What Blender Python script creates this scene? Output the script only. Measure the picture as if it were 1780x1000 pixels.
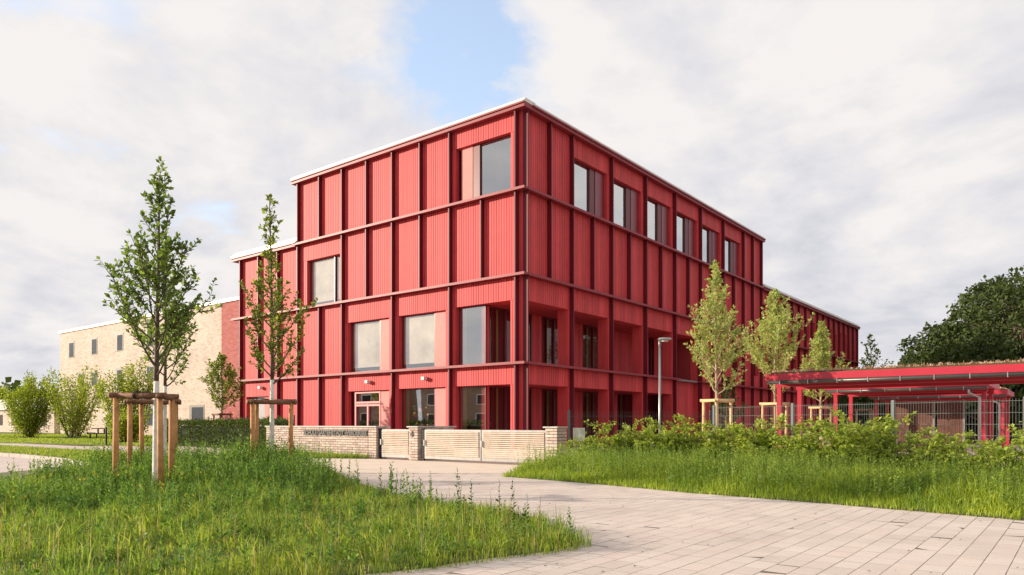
import bpy, math, random
import numpy as np
from mathutils import Vector, noise as mnoise

# ------------------------------------------------------------------ reset, camera, sky, sun, exposure
for o in list(bpy.data.objects):
    bpy.data.objects.remove(o)
scene = bpy.context.scene
COL = scene.collection
random.seed(7)

CAM = Vector((18.673, -24.493, 1.1))
cd = bpy.data.cameras.new("camera")
cd.sensor_width = 36.0
cd.lens = 1266.0 / 1780.0 * 36.0
cd.shift_y = (737.0 - 500.0) / 1780.0
cd.clip_start = 0.05
cd.clip_end = 4000.0
cam = bpy.data.objects.new("camera", cd)
COL.objects.link(cam)
cam.location = CAM
cam.rotation_euler = (math.radians(90), 0, math.atan2(0.618, 0.786))
scene.camera = cam

SUN_AZ = Vector((-0.815, -0.577, 0)).normalized()
SUN_EL = math.radians(14.0)
SUN = Vector((SUN_AZ.x * math.cos(SUN_EL), SUN_AZ.y * math.cos(SUN_EL), math.sin(SUN_EL)))
sl = bpy.data.lights.new("sun", "SUN")
sl.energy = 4.3
sl.angle = math.radians(0.6)
sl.color = (1.0, 0.85, 0.67)
so = bpy.data.objects.new("sun", sl)
COL.objects.link(so)
so.rotation_euler = SUN.to_track_quat("Z", "Y").to_euler()
so.location = (-60, -60, 40)

vs = scene.view_settings
scene.display_settings.display_device = "sRGB"
vs.view_transform = "Standard"
vs.look = "None"
vs.exposure = 0.68
vs.gamma = 1.0
vs.use_curve_mapping = False
scene.cycles.max_bounces = 6
scene.cycles.transparent_max_bounces = 8
scene.cycles.caustics_reflective = False
scene.cycles.caustics_refractive = False


class NT:
    """small helper round a node tree"""
    def __init__(self, tree):
        self.t = tree
        self.t.nodes.clear()

    def n(self, kind, **kw):
        nd = self.t.nodes.new(kind)
        for k, v in kw.items():
            if k.startswith("i_"):
                key = k[2:]
                key = int(key) if key.isdigit() else key.replace("_", " ")
                nd.inputs[key].default_value = v
            else:
                setattr(nd, k, v)
        return nd

    def l(self, a, b):
        self.t.links.new(a, b)

    def math(self, op, a, b=None, clamp=False):
        nd = self.t.nodes.new("ShaderNodeMath")
        nd.operation = op
        nd.use_clamp = clamp
        for i, v in enumerate((a, b)):
            if v is None:
                continue
            if hasattr(v, "is_linked") or hasattr(v, "links"):
                self.l(v, nd.inputs[i])
            else:
                nd.inputs[i].default_value = v
        return nd.outputs[0]

    def mix(self, fac, a, b, mode="MIX"):
        nd = self.t.nodes.new("ShaderNodeMix")
        nd.data_type = "RGBA"
        nd.blend_type = mode
        for s, v in ((nd.inputs[0], fac), (nd.inputs[6], a), (nd.inputs[7], b)):
            if hasattr(v, "links"):
                self.l(v, s)
            else:
                s.default_value = v if not isinstance(v, tuple) else (*v, 1.0)[:4]
        return nd.outputs[2]

    def ramp(self, fac, stops):
        nd = self.t.nodes.new("ShaderNodeValToRGB")
        el = nd.color_ramp.elements
        while len(el) < len(stops):
            el.new(0.5)
        for e, (p, c) in zip(el, stops):
            e.position = p
            e.color = (*c, 1.0) if isinstance(c, tuple) else (c, c, c, 1.0)
        self.l(fac, nd.inputs[0])
        return nd.outputs[0]


def build_world():
    w = bpy.data.worlds.new("World")
    scene.world = w
    w.use_nodes = True
    T = NT(w.node_tree)
    tc = T.n("ShaderNodeTexCoord")
    sep = T.n("ShaderNodeSeparateXYZ")
    T.l(tc.outputs["Generated"], sep.inputs[0])
    zc = T.math("ADD", T.math("MAXIMUM", sep.outputs[2], 0.0), 0.30)
    u = T.math("DIVIDE", sep.outputs[0], zc)
    v = T.math("DIVIDE", sep.outputs[1], zc)
    cmb = T.n("ShaderNodeCombineXYZ")
    T.l(u, cmb.inputs[0]); T.l(v, cmb.inputs[1])
    cmb.inputs[2].default_value = 3.1

    def nz(offset, scale, detail, rough, dist=0.0):
        ad = T.n("ShaderNodeVectorMath", operation="ADD")
        ad.inputs[1].default_value = offset
        T.l(cmb.outputs[0], ad.inputs[0])
        nn = T.n("ShaderNodeTexNoise", i_Scale=scale, i_Detail=detail, i_Roughness=rough, i_Distortion=dist)
        T.l(ad.outputs[0], nn.inputs["Vector"])
        return nn.outputs[0]
    # cloud cover: broad banks plus billows
    bil = nz((0.0, 0.0, 0.0), 1.9, 10.0, 0.58, 0.15)
    dens = T.math("ADD", T.math("MULTIPLY", bil, 1.05), T.math("MULTIPLY", nz((7.3, 2.9, 5.0), 0.8, 3.0, 0.5), 0.15))
    # the open gap in the clouds above the roof, and a smaller one beside it
    for d0, a, k in (((-0.590, 0.650, 0.50), 0.976, 8.5), ((-0.846, 0.389, 0.365), 0.986, 9.0)):
        dv = T.n("ShaderNodeVectorMath", operation="DOT_PRODUCT")
        dv.inputs[1].default_value = Vector(d0).normalized()
        nrm = T.n("ShaderNodeVectorMath", operation="NORMALIZE")
        T.l(tc.outputs["Generated"], nrm.inputs[0]); T.l(nrm.outputs[0], dv.inputs[0])
        g = T.math("MULTIPLY", T.math("MAXIMUM", T.math("SUBTRACT", dv.outputs["Value"], a), 0.0), k)
        dens = T.math("SUBTRACT", dens, g)
    low = T.math("SUBTRACT", 0.24, sep.outputs[2], True)   # cloud thickens towards the horizon
    dens = T.math("ADD", dens, low)
    cover = T.ramp(dens, [(0.38, 0.0), (0.435, 0.6), (0.50, 1.0)])
    # broad light and grey masses, and the lit and shaded flanks of the billows
    broad = nz((1.7, 9.1, 2.0), 1.1, 4.0, 0.5)
    flank = T.math("SUBTRACT", bil, nz((-0.08, -0.057, 0.0), 1.9, 10.0, 0.58, 0.15))
    tone = T.math("ADD", T.math("ADD", T.math("MULTIPLY", broad, 0.75), T.math("MULTIPLY", bil, 0.35)), T.math("MULTIPLY", flank, 0.9))
    cc = T.ramp(tone, [(0.37, (4.1, 4.15, 4.5)), (0.47, (4.7, 4.67, 4.92)), (0.55, (5.2, 5.08, 5.15)), (0.64, (5.8, 5.55, 5.45))])
    sky = T.n("ShaderNodeTexSky", sky_type="NISHITA")
    sky.sun_disc = False
    sky.sun_elevation = SUN_EL
    sky.sun_rotation = math.atan2(SUN_AZ.x, SUN_AZ.y)
    skyc = T.mix(1.0, sky.outputs[0], (2.6, 2.6, 2.7), "MULTIPLY")
    thin = T.mix(0.35, skyc, (4.6, 4.7, 5.0))
    colr = T.mix(cover, thin, cc)
    bg = T.n("ShaderNodeBackground", i_Strength=0.1)
    T.l(colr, bg.inputs[0])
    out = T.n("ShaderNodeOutputWorld")
    T.l(bg.outputs[0], out.inputs[0])


build_world()

# ------------------------------------------------------------------ materials
MATS = {}


def mat(name, base, rough=0.7, metal=0.0, var=0.0, nscale=6.0, namount=0.0, bump=0.0, bscale=40.0, spec=0.5, coat=0.0, streak=0.0):
    if name in MATS:
        return MATS[name]
    m = bpy.data.materials.new(name)
    m.use_nodes = True
    T = NT(m.node_tree)
    p = T.n("ShaderNodeBsdfPrincipled", i_Roughness=rough, i_Metallic=metal)
    p.inputs["Specular IOR Level"].default_value = spec
    p.inputs["Coat Weight"].default_value = coat
    col = None
    tc = T.n("ShaderNodeTexCoord")
    c = T.mix(0.0, base, base)
    if namount:
        nz = T.n("ShaderNodeTexNoise", i_Scale=nscale, i_Detail=6.0, i_Roughness=0.6)
        T.l(tc.outputs["Object"], nz.inputs["Vector"])
        f = T.ramp(nz.outputs[0], [(0.3, 1.0 - namount), (0.7, 1.0 + namount)])
        c = T.mix(1.0, c, f, "MULTIPLY")
    if var:
        g = T.n("ShaderNodeNewGeometry")
        f = T.ramp(g.outputs["Random Per Island"], [(0.0, 1.0 - var), (1.0, 1.0 + var)])
        c = T.mix(1.0, c, f, "MULTIPLY")
    if streak:   # weathering that runs down the boards
        mp_ = T.n("ShaderNodeMapping")
        mp_.inputs["Scale"].default_value = (7.0, 7.0, 0.35)
        T.l(tc.outputs["Object"], mp_.inputs[0])
        ns = T.n("ShaderNodeTexNoise", i_Scale=1.0, i_Detail=5.0, i_Roughness=0.6)
        T.l(mp_.outputs[0], ns.inputs["Vector"])
        c = T.mix(1.0, c, T.ramp(ns.outputs[0], [(0.32, 1.0 - streak), (0.62, 1.0 + streak * 0.4)]), "MULTIPLY")
    T.l(c, p.inputs["Base Color"])
    if bump:
        nb = T.n("ShaderNodeTexNoise", i_Scale=bscale, i_Detail=4.0)
        T.l(tc.outputs["Object"], nb.inputs["Vector"])
        b = T.n("ShaderNodeBump", i_Strength=bump, i_Distance=0.02)
        T.l(nb.outputs[0], b.inputs["Height"])
        T.l(b.outputs[0], p.inputs["Normal"])
    o = T.n("ShaderNodeOutputMaterial")
    T.l(p.outputs[0], o.inputs[0])
    MATS[name] = m
    return m


def leaf_mat(name, dark, light, trans=0.45, tint=(1.0, 1.0, 0.6), rough=0.5, third=None, patch=False):
    if name in MATS:
        return MATS[name]
    m = bpy.data.materials.new(name)
    m.use_nodes = True
    T = NT(m.node_tree)
    g = T.n("ShaderNodeNewGeometry")
    stops = [(0.0, dark), (1.0, light)] if third is None else [(0.0, dark), (0.8, light), (0.93, third)]
    c = T.ramp(g.outputs["Random Per Island"], stops)
    if patch:   # patches of yellower and of deeper green growth
        nz = T.n("ShaderNodeTexNoise", i_Scale=1.1, i_Detail=4.0, i_Roughness=0.65)
        T.l(g.outputs["Position"], nz.inputs["Vector"])
        c = T.mix(1.0, c, T.ramp(nz.outputs[0], [(0.32, (0.62, 0.78, 0.75)), (0.5, (1.0, 1.0, 1.0)), (0.66, (1.22, 1.15, 1.0))]), "MULTIPLY")
    p = T.n("ShaderNodeBsdfPrincipled", i_Roughness=rough)
    p.inputs["Specular IOR Level"].default_value = 0.35
    T.l(c, p.inputs["Base Color"])
    tr = T.n("ShaderNodeBsdfTranslucent")
    T.l(T.mix(1.0, c, tuple(1.5 * v for v in tint), "MULTIPLY"), tr.inputs[0])
    mx = T.n("ShaderNodeMixShader")
    mx.inputs[0].default_value = trans
    T.l(p.outputs[0], mx.inputs[1]); T.l(tr.outputs[0], mx.inputs[2])
    o = T.n("ShaderNodeOutputMaterial")
    T.l(mx.outputs[0], o.inputs[0])
    MATS[name] = m
    return m


def glass_mat(name, tint, gloss):
    if name in MATS:
        return MATS[name]
    m = bpy.data.materials.new(name)
    m.use_nodes = True
    T = NT(m.node_tree)
    tr = T.n("ShaderNodeBsdfTransparent")
    tr.inputs[0].default_value = (*tint, 1)
    gl = T.n("ShaderNodeBsdfGlossy", i_Roughness=0.012)
    gl.inputs[0].default_value = (0.93, 0.95, 0.95, 1)
    tc = T.n("ShaderNodeTexCoord")
    nb = T.n("ShaderNodeTexNoise", i_Scale=0.7, i_Detail=1.0)
    T.l(tc.outputs["Object"], nb.inputs["Vector"])
    b = T.n("ShaderNodeBump", i_Strength=0.05, i_Distance=0.05)
    T.l(nb.outputs[0], b.inputs["Height"]); T.l(b.outputs[0], gl.inputs["Normal"])
    lw = T.n("ShaderNodeLayerWeight", i_Blend=0.5)
    f = T.math("ADD", T.math("MULTIPLY", T.math("POWER", lw.outputs["Facing"], 3.0), 0.6), gloss, True)
    mx = T.n("ShaderNodeMixShader")
    T.l(f, mx.inputs[0]); T.l(tr.outputs[0], mx.inputs[1]); T.l(gl.outputs[0], mx.inputs[2])
    o = T.n("ShaderNodeOutputMaterial")
    T.l(mx.outputs[0], o.inputs[0])
    MATS[name] = m
    return m


def brick_mat(name, c1, c2, mortar, bw, bh, msize=0.012):
    if name in MATS:
        return MATS[name]
    m = bpy.data.materials.new(name)
    m.use_nodes = True
    T = NT(m.node_tree)
    tc = T.n("ShaderNodeTexCoord")
    sp = T.n("ShaderNodeSeparateXYZ")
    T.l(tc.outputs["Object"], sp.inputs[0])
    cb = T.n("ShaderNodeCombineXYZ")
    T.l(T.math("ADD", sp.outputs[0], sp.outputs[1]), cb.inputs[0]); T.l(sp.outputs[2], cb.inputs[1])
    bt = T.n("ShaderNodeTexBrick", i_Scale=1.0)
    bt.inputs["Color1"].default_value = (*c1, 1)
    bt.inputs["Color2"].default_value = (*c2, 1)
    bt.inputs["Mortar"].default_value = (*mortar, 1)
    bt.inputs["Mortar Size"].default_value = msize
    bt.inputs["Brick Width"].default_value = bw
    bt.inputs["Row Height"].default_value = bh
    bt.inputs["Bias"].default_value = -0.35
    T.l(cb.outputs[0], bt.inputs["Vector"])
    nz = T.n("ShaderNodeTexNoise", i_Scale=0.35, i_Detail=5.0)
    T.l(tc.outputs["Object"], nz.inputs["Vector"])
    f = T.ramp(nz.outputs[0], [(0.3, 0.9), (0.7, 1.08)])
    c = T.mix(1.0, bt.outputs[0], f, "MULTIPLY")
    p = T.n("ShaderNodeBsdfPrincipled", i_Roughness=0.85)
    T.l(c, p.inputs["Base Color"])
    b = T.n("ShaderNodeBump", i_Strength=0.4, i_Distance=0.01)
    b.invert = True
    T.l(bt.outputs["Fac"], b.inputs["Height"]); T.l(b.outputs[0], p.inputs["Normal"])
    o = T.n("ShaderNodeOutputMaterial")
    T.l(p.outputs[0], o.inputs[0])
    MATS[name] = m
    return m


def emit_mat(name, col, s):
    m = bpy.data.materials.new(name)
    m.use_nodes = True
    T = NT(m.node_tree)
    e = T.n("ShaderNodeEmission", i_Strength=s)
    e.inputs[0].default_value = (*col, 1)
    o = T.n("ShaderNodeOutputMaterial")
    T.l(e.outputs[0], o.inputs[0])
    return m


M_RED = mat("red_painted_boards", (0.60, 0.060, 0.066), 0.6, var=0.15, nscale=1.5, namount=0.08, bump=0.12, bscale=30, spec=0.35, streak=0.13)
M_REDP = mat("red_plain_panel", (0.55, 0.050, 0.058), 0.6, spec=0.35, streak=0.12, nscale=1.2, namount=0.06)
M_FIN = mat("maroon_metal_fin", (0.13, 0.007, 0.016), 0.5, nscale=2.0, namount=0.1, spec=0.35)
M_LEDGE = mat("maroon_metal_ledge", (0.26, 0.030, 0.040), 0.5, nscale=2.0, namount=0.12, spec=0.4)
M_FRAME = mat("dark_red_window_frame", (0.13, 0.012, 0.02), 0.35, spec=0.5)
M_PINKF = mat("pink_door_frame", (0.62, 0.20, 0.20), 0.4)
M_SHUTP = mat("pale_perforated_shutter", (0.60, 0.23, 0.21), 0.6, nscale=3.0, namount=0.08, spec=0.3)
M_SHUTD = mat("maroon_perforated_shutter", (0.20, 0.02, 0.035), 0.3, nscale=3.0, namount=0.15, spec=0.7)
M_ROOFM = mat("pale_roof_edge_metal", (0.62, 0.58, 0.52), 0.35, metal=0.2, nscale=2.0, namount=0.08)
M_CORE = mat("red_building_core", (0.32, 0.03, 0.035), 0.7)
M_DARK = mat("unlit_room_dark", (0.03, 0.022, 0.02), 0.9, nscale=0.8, namount=0.5)  # near-black: the shade of unlit interiors put into the colour
M_BLIND = mat("beige_roller_blind", (0.86, 0.78, 0.66), 0.8, nscale=0.9, namount=0.25)
M_CURT = mat("ochre_curtain", (0.45, 0.28, 0.12), 0.8)
M_GLASS = glass_mat("window_glass", (0.86, 0.88, 0.86), 0.46)
M_GLASSB = glass_mat("clear_window_glass", (0.96, 0.95, 0.92), 0.36)
M_GLASSD = glass_mat("loggia_glass", (0.7, 0.7, 0.68), 0.03)
M_GLASSU = glass_mat("top_window_glass", (0.86, 0.88, 0.86), 0.56)
M_WHITE = mat("white_lamp_metal", (0.75, 0.73, 0.70), 0.4)
M_CREAM = brick_mat("cream_brick", (0.61, 0.505, 0.43), (0.36, 0.255, 0.20), (0.57, 0.475, 0.405), 0.36, 0.115)
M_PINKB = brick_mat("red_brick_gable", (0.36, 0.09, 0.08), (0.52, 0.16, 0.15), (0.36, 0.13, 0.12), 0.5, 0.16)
M_BRICK = mat("wall_brick", (0.52, 0.38, 0.31), 0.85, var=0.28, nscale=9, namount=0.12, bump=0.25, bscale=70)
M_MORTAR = mat("mortar", (0.42, 0.38, 0.34), 0.95)
M_CAP = mat("grey_metal_coping", (0.45, 0.42, 0.39), 0.5, nscale=4, namount=0.15)
M_BLACK = mat("black_metal", (0.015, 0.015, 0.017), 0.5)
M_SLAT = mat("pale_larch_slat", (0.52, 0.435, 0.35), 0.65, var=0.12, nscale=5, namount=0.15)
M_GALV = mat("galvanised_steel", (0.30, 0.29, 0.28), 0.45, metal=0.4, nscale=8, namount=0.15)
M_WIRE = mat("grey_fence_wire", (0.10, 0.115, 0.115), 0.6)
M_ALU = mat("grey_lamp_post", (0.30, 0.31, 0.31), 0.35, metal=0.5)
M_SHED = mat("raspberry_red_steel", (0.46, 0.026, 0.050), 0.4, nscale=3, namount=0.06)
M_GUT = mat("dark_gutter", (0.09, 0.085, 0.08), 0.35, metal=0.4)
M_PIPE = mat("zinc_downpipe", (0.42, 0.42, 0.43), 0.35, metal=0.6)
M_PLANK = mat("reddish_plank", (0.12, 0.05, 0.034), 0.75, var=0.25, nscale=6, namount=0.25)
M_STAKE = mat("peeled_pine_stake", (0.50, 0.24, 0.085), 0.7, nscale=7, namount=0.3, bump=0.3, bscale=20)
M_STAKEL = mat("fresh_pine_stake", (0.66, 0.46, 0.24), 0.7, nscale=7, namount=0.2, bump=0.2, bscale=20)
M_RAILB = mat("bark_rail", (0.20, 0.09, 0.045), 0.8, nscale=12, namount=0.4, bump=0.5, bscale=30)
M_WTRUNK = mat("white_painted_trunk", (0.72, 0.70, 0.64), 0.8, nscale=14, namount=0.18, bump=0.4, bscale=25)
M_BARK = mat("grey_brown_bark", (0.13, 0.095, 0.065), 0.85, nscale=14, namount=0.3, bump=0.4, bscale=30)
M_BARKL = mat("pale_bark", (0.38, 0.30, 0.19), 0.85, nscale=14, namount=0.2)
M_SOIL = mat("soil_and_thatch", (0.075, 0.075, 0.03), 0.95, nscale=3, namount=0.4, bump=0.5, bscale=25)
M_LAWN = mat("lawn_ground", (0.14, 0.17, 0.035), 0.95, nscale=1.2, namount=0.3, bump=0.6, bscale=50)
M_GROUND = mat("far_ground", (0.13, 0.14, 0.06), 0.95, nscale=0.05, namount=0.3)
M_KERB = mat("kerb_concrete", (0.42, 0.38, 0.34), 0.85, var=0.1, nscale=8, namount=0.15)

L_T1 = leaf_mat("cherry_leaf", (0.070, 0.125, 0.028), (0.22, 0.30, 0.065), 0.5)
L_T2 = leaf_mat("light_cherry_leaf", (0.085, 0.135, 0.022), (0.30, 0.36, 0.065), 0.5)
L_MAP = leaf_mat("maple_leaf", (0.23, 0.32, 0.08), (0.52, 0.60, 0.21), 0.48, tint=(1.0, 1.0, 0.7), third=(0.48, 0.38, 0.18))
L_HORN = leaf_mat("hornbeam_leaf", (0.12, 0.18, 0.016), (0.38, 0.44, 0.055), 0.48)
L_HEDGE = leaf_mat("dark_hedge_leaf", (0.025, 0.05, 0.011), (0.11, 0.165, 0.034), 0.35)
L_SHRUB = leaf_mat("beech_leaf", (0.15, 0.22, 0.026), (0.48, 0.55, 0.11), 0.48)
L_WOOD = leaf_mat("oak_leaf", (0.022, 0.040, 0.012), (0.090, 0.125, 0.028), 0.25, rough=0.7)
L_GRASS = leaf_mat("grass_blade", (0.085, 0.165, 0.016), (0.33, 0.42, 0.06), 0.48, third=(0.42, 0.38, 0.16), patch=True)
L_GRASSR = leaf_mat("sunny_grass_blade", (0.12, 0.20, 0.016), (0.42, 0.50, 0.065), 0.45, patch=True)
L_WEED = leaf_mat("mugwort_leaf", (0.060, 0.135, 0.022), (0.22, 0.34, 0.075), 0.45, patch=True)
L_STRIPW = leaf_mat("goosefoot_leaf", (0.085, 0.16, 0.02), (0.34, 0.44, 0.09), 0.45, patch=True)
L_SEED = leaf_mat("dry_seed_head", (0.30, 0.20, 0.11), (0.46, 0.36, 0.20), 0.3)
L_SEDUM = leaf_mat("sedum", (0.36, 0.18, 0.12), (0.55, 0.42, 0.30), 0.2)
L_FLOWER = leaf_mat("yellow_flower", (0.60, 0.45, 0.03), (0.75, 0.62, 0.10), 0.3)


# ------------------------------------------------------------------ mesh helpers
class MB:
    def __init__(self):
        self.v, self.f, self.mi = [], [], []

    def box(self, x0, x1, y0, y1, z0, z1, m=0):
        x0, x1 = min(x0, x1), max(x0, x1)
        y0, y1 = min(y0, y1), max(y0, y1)
        b = len(self.v)
        self.v += [(x0, y0, z0), (x1, y0, z0), (x1, y1, z0), (x0, y1, z0), (x0, y0, z1), (x1, y0, z1), (x1, y1, z1), (x0, y1, z1)]
        self.f += [(b, b + 3, b + 2, b + 1), (b + 4, b + 5, b + 6, b + 7), (b, b + 1, b + 5, b + 4), (b + 1, b + 2, b + 6, b + 5), (b + 2, b + 3, b + 7, b + 6), (b + 3, b, b + 4, b + 7)]
        return self

    def obox(self, p, q, w, z0, z1):
        """upright box along the ground line p-q, w thick"""
        p, q = Vector((p[0], p[1], 0)), Vector((q[0], q[1], 0))
        d = (q - p).normalized()
        s = Vector((-d.y, d.x, 0)) * (w / 2)
        b = len(self.v)
        for z in (z0, z1):
            for c in (p - s, q - s, q + s, p + s):
                self.v.append((c.x, c.y, z))
        self.f += [(b, b + 3, b + 2, b + 1), (b + 4, b + 5, b + 6, b + 7), (b, b + 1, b + 5, b + 4), (b + 1, b + 2, b + 6, b + 5), (b + 2, b + 3, b + 7, b + 6), (b + 3, b, b + 4, b + 7)]
        return self

    def tube(self, pts, rad, n=8, caps=True):
        pts = [Vector(p) for p in pts]
        if not hasattr(rad, "__len__"):
            rad = [rad] * len(pts)
        b = len(self.v)
        up = Vector((0, 0, 1))
        for i, p in enumerate(pts):
            d = (pts[min(i + 1, len(pts) - 1)] - pts[max(i - 1, 0)]).normalized()
            a = d.cross(up if abs(d.z) < 0.9 else Vector((1, 0, 0))).normalized()
            c = d.cross(a)
            for k in range(n):
                t = 2 * math.pi * k / n
                self.v.append(tuple(p + (a * math.cos(t) + c * math.sin(t)) * rad[i]))
        for i in range(len(pts) - 1):
            for k in range(n):
                k2 = (k + 1) % n
                self.f.append((b + i * n + k, b + i * n + k2, b + (i + 1) * n + k2, b + (i + 1) * n + k))
        if caps:
            self.f.append(tuple(b + k for k in range(n))[::-1])
            e = b + (len(pts) - 1) * n
            self.f.append(tuple(e + k for k in range(n)))
        return self

    def poly(self, pts, z0, z1):
        b, n = len(self.v), len(pts)
        self.v += [(p[0], p[1], z0) for p in pts] + [(p[0], p[1], z1) for p in pts]
        self.f.append(tuple(b + n + i for i in range(n)))
        for i in range(n):
            j = (i + 1) % n
            self.f.append((b + i, b + j, b + n + j, b + n + i))
        return self

    def mesh(self, name, material):
        me = bpy.data.meshes.new(name)
        me.from_pydata(self.v, [], self.f)
        me.materials.append(material)
        me.update()
        return me

    def build(self, name, material, parent=None, smooth=False):
        me = self.mesh(name, material)
        if smooth:
            me.polygons.foreach_set("use_smooth", [True] * len(me.polygons))
        return link(name, me, parent)


def link(name, data, parent=None):
    o = bpy.data.objects.new(name, data)
    COL.objects.link(o)
    if parent is not None:
        o.parent = parent
    return o


def tag(o, label=None, cat=None, group=None, kind=None):
    for k, v in (("label", label), ("category", cat), ("group", group), ("kind", kind)):
        if v:
            o[k] = v
    return o


def thing(name, label, cat, loc=(0, 0, 0), rz=0.0, group=None):
    o = link(name, None)
    o.empty_display_size = 0.2
    o.location = loc
    o.rotation_euler = (0, 0, rz)
    return tag(o, label, cat, group)


def np_mesh(name, V, F, material, parent=None, smooth=False):
    """V (n,3) and F (m,k): one fast mesh"""
    me = bpy.data.meshes.new(name)
    V = np.ascontiguousarray(V, dtype=np.float32)
    F = np.ascontiguousarray(F, dtype=np.int32)
    k = F.shape[1]
    me.vertices.add(len(V)); me.vertices.foreach_set("co", V.ravel())
    me.loops.add(F.size); me.loops.foreach_set("vertex_index", F.ravel())
    me.polygons.add(len(F))
    me.polygons.foreach_set("loop_start", np.arange(0, F.size, k, dtype=np.int32))
    me.update(calc_edges=True)
    me.materials.append(material)
    return link(name, me, parent)


def unit(a):
    return a / np.maximum(np.linalg.norm(a, axis=1, keepdims=True), 1e-9)


def leaf_geo(P, D, N, S, w=0.30, fold=0.10):
    """folded rhombus leaves: two triangles each"""
    D = unit(D)
    side = unit(np.cross(D, N))
    N = np.cross(side, D)
    S = S[:, None]
    n = len(P)
    V = np.empty((n, 4, 3))
    V[:, 0] = P
    V[:, 1] = P + D * S * 0.5 + side * S * w + N * S * fold
    V[:, 2] = P + D * S
    V[:, 3] = P + D * S * 0.5 - side * S * w + N * S * fold
    b = (np.arange(n) * 4)[:, None]
    F = np.concatenate([b + np.array([[0, 1, 2]]), b + np.array([[0, 2, 3]])], axis=0)
    return V.reshape(-1, 3), F


# ------------------------------------------------------------------ the setting: ground, paving, lawns
g = MB()
g.v = [(-1800, -1800, -0.06), (1800, -1800, -0.06), (1800, 1800, -0.06), (-1800, 1800, -0.06)]
g.f = [(0, 1, 2, 3)]
tag(g.build("ground", M_GROUND), kind="structure")


def paving_mat(name, base, w, l, joint, var=0.08, msize=0.006, rot=True):
    m = bpy.data.materials.new(name)
    m.use_nodes = True
    T = NT(m.node_tree)
    tc = T.n("ShaderNodeTexCoord")
    sp = T.n("ShaderNodeSeparateXYZ")
    T.l(tc.outputs["Object"], sp.inputs[0])
    cb = T.n("ShaderNodeCombineXYZ")
    T.l(sp.outputs[1], cb.inputs[0]); T.l(sp.outputs[0], cb.inputs[1])
    bt = T.n("ShaderNodeTexBrick", i_Scale=1.0)
    bt.offset = 0.37
    bt.inputs["Color1"].default_value = (*[c * (1 - var) for c in base], 1)
    bt.inputs["Color2"].default_value = (*[c * (1 + var) for c in base], 1)
    bt.inputs["Mortar"].default_value = (*joint, 1)
    bt.inputs["Mortar Size"].default_value = msize
    bt.inputs["Brick Width"].default_value = l
    bt.inputs["Row Height"].default_value = w
    T.l(cb.outputs[0], bt.inputs["Vector"])
    nz = T.n("ShaderNodeTexNoise", i_Scale=0.6, i_Detail=7.0, i_Roughness=0.65)
    T.l(tc.outputs["Object"], nz.inputs["Vector"])
    f = T.ramp(nz.outputs[0], [(0.3, 0.88), (0.7, 1.1)])
    c = T.mix(1.0, bt.outputs[0], f, "MULTIPLY")
    p = T.n("ShaderNodeBsdfPrincipled", i_Roughness=0.8)
    T.l(c, p.inputs["Base Color"])
    o = T.n("ShaderNodeOutputMaterial")
    T.l(p.outputs[0], o.inputs[0])
    return m


PAV = (0.60, 0.51, 0.455)
M_PAVE = paving_mat("far_paving", PAV, 0.18, 0.30, (0.33, 0.27, 0.24))
M_JOINT = mat("sandy_joint", (0.16, 0.125, 0.10), 0.95, nscale=10, namount=0.3)
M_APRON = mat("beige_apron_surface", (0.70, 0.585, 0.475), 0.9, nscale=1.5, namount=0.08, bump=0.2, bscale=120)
M_YARD = mat("schoolyard_surface", (0.55, 0.42, 0.35), 0.9, nscale=0.7, namount=0.12)


def paver_mat():
    m = bpy.data.materials.new("concrete_paver")
    m.use_nodes = True
    T = NT(m.node_tree)
    tc = T.n("ShaderNodeTexCoord")
    gm = T.n("ShaderNodeNewGeometry")
    oi = T.n("ShaderNodeObjectInfo")
    r = T.math("FRACT", T.math("ADD", gm.outputs["Random Per Island"], T.math("MULTIPLY", oi.outputs["Random"], 3.7)))
    c = T.ramp(r, [(0.0, (0.585, 0.495, 0.435)), (0.4, (0.635, 0.54, 0.475)), (0.8, (0.66, 0.57, 0.505)), (1.0, (0.63, 0.515, 0.455))])
    nz = T.n("ShaderNodeTexNoise", i_Scale=0.55, i_Detail=8.0, i_Roughness=0.7)
    T.l(gm.outputs["Position"], nz.inputs["Vector"])
    c = T.mix(1.0, c, T.ramp(nz.outputs[0], [(0.28, 0.76), (0.5, 0.98), (0.72, 1.10)]), "MULTIPLY")
    n2 = T.n("ShaderNodeTexNoise", i_Scale=90.0, i_Detail=3.0)
    T.l(gm.outputs["Position"], n2.inputs["Vector"])
    c = T.mix(1.0, c, T.ramp(n2.outputs[0], [(0.3, 0.9), (0.7, 1.07)]), "MULTIPLY")
    n3 = T.n("ShaderNodeTexNoise", i_Scale=7.0, i_Detail=5.0, i_Roughness=0.7)
    T.l(gm.outputs["Position"], n3.inputs["Vector"])
    c = T.mix(T.ramp(n3.outputs[0], [(0.66, 0.0), (0.76, 0.55)]), c, (0.20, 0.16, 0.13))
    p = T.n("ShaderNodeBsdfPrincipled", i_Roughness=0.78)
    T.l(c, p.inputs["Base Color"])
    b = T.n("ShaderNodeBump", i_Strength=0.15, i_Distance=0.004)
    T.l(n2.outputs[0], b.inputs["Height"]); T.l(b.outputs[0], p.inputs["Normal"])
    o = T.n("ShaderNodeOutputMaterial")
    T.l(p.outputs[0], o.inputs[0])
    return m


M_PAVER = paver_mat()

# apron line (paving changes here): from (5.55,-14.22) to (8.46,-11.92)
def south_of_apron(x, y):
    # right-hand side (towards the camera) of the line through the two points
    return (8.46 - 5.55) * (y + 14.22) - (-11.92 + 14.22) * (x - 5.55) < 0


def cam_depth(x, y):
    return (x - CAM.x) * -0.618 + (y - CAM.y) * 0.786


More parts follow.
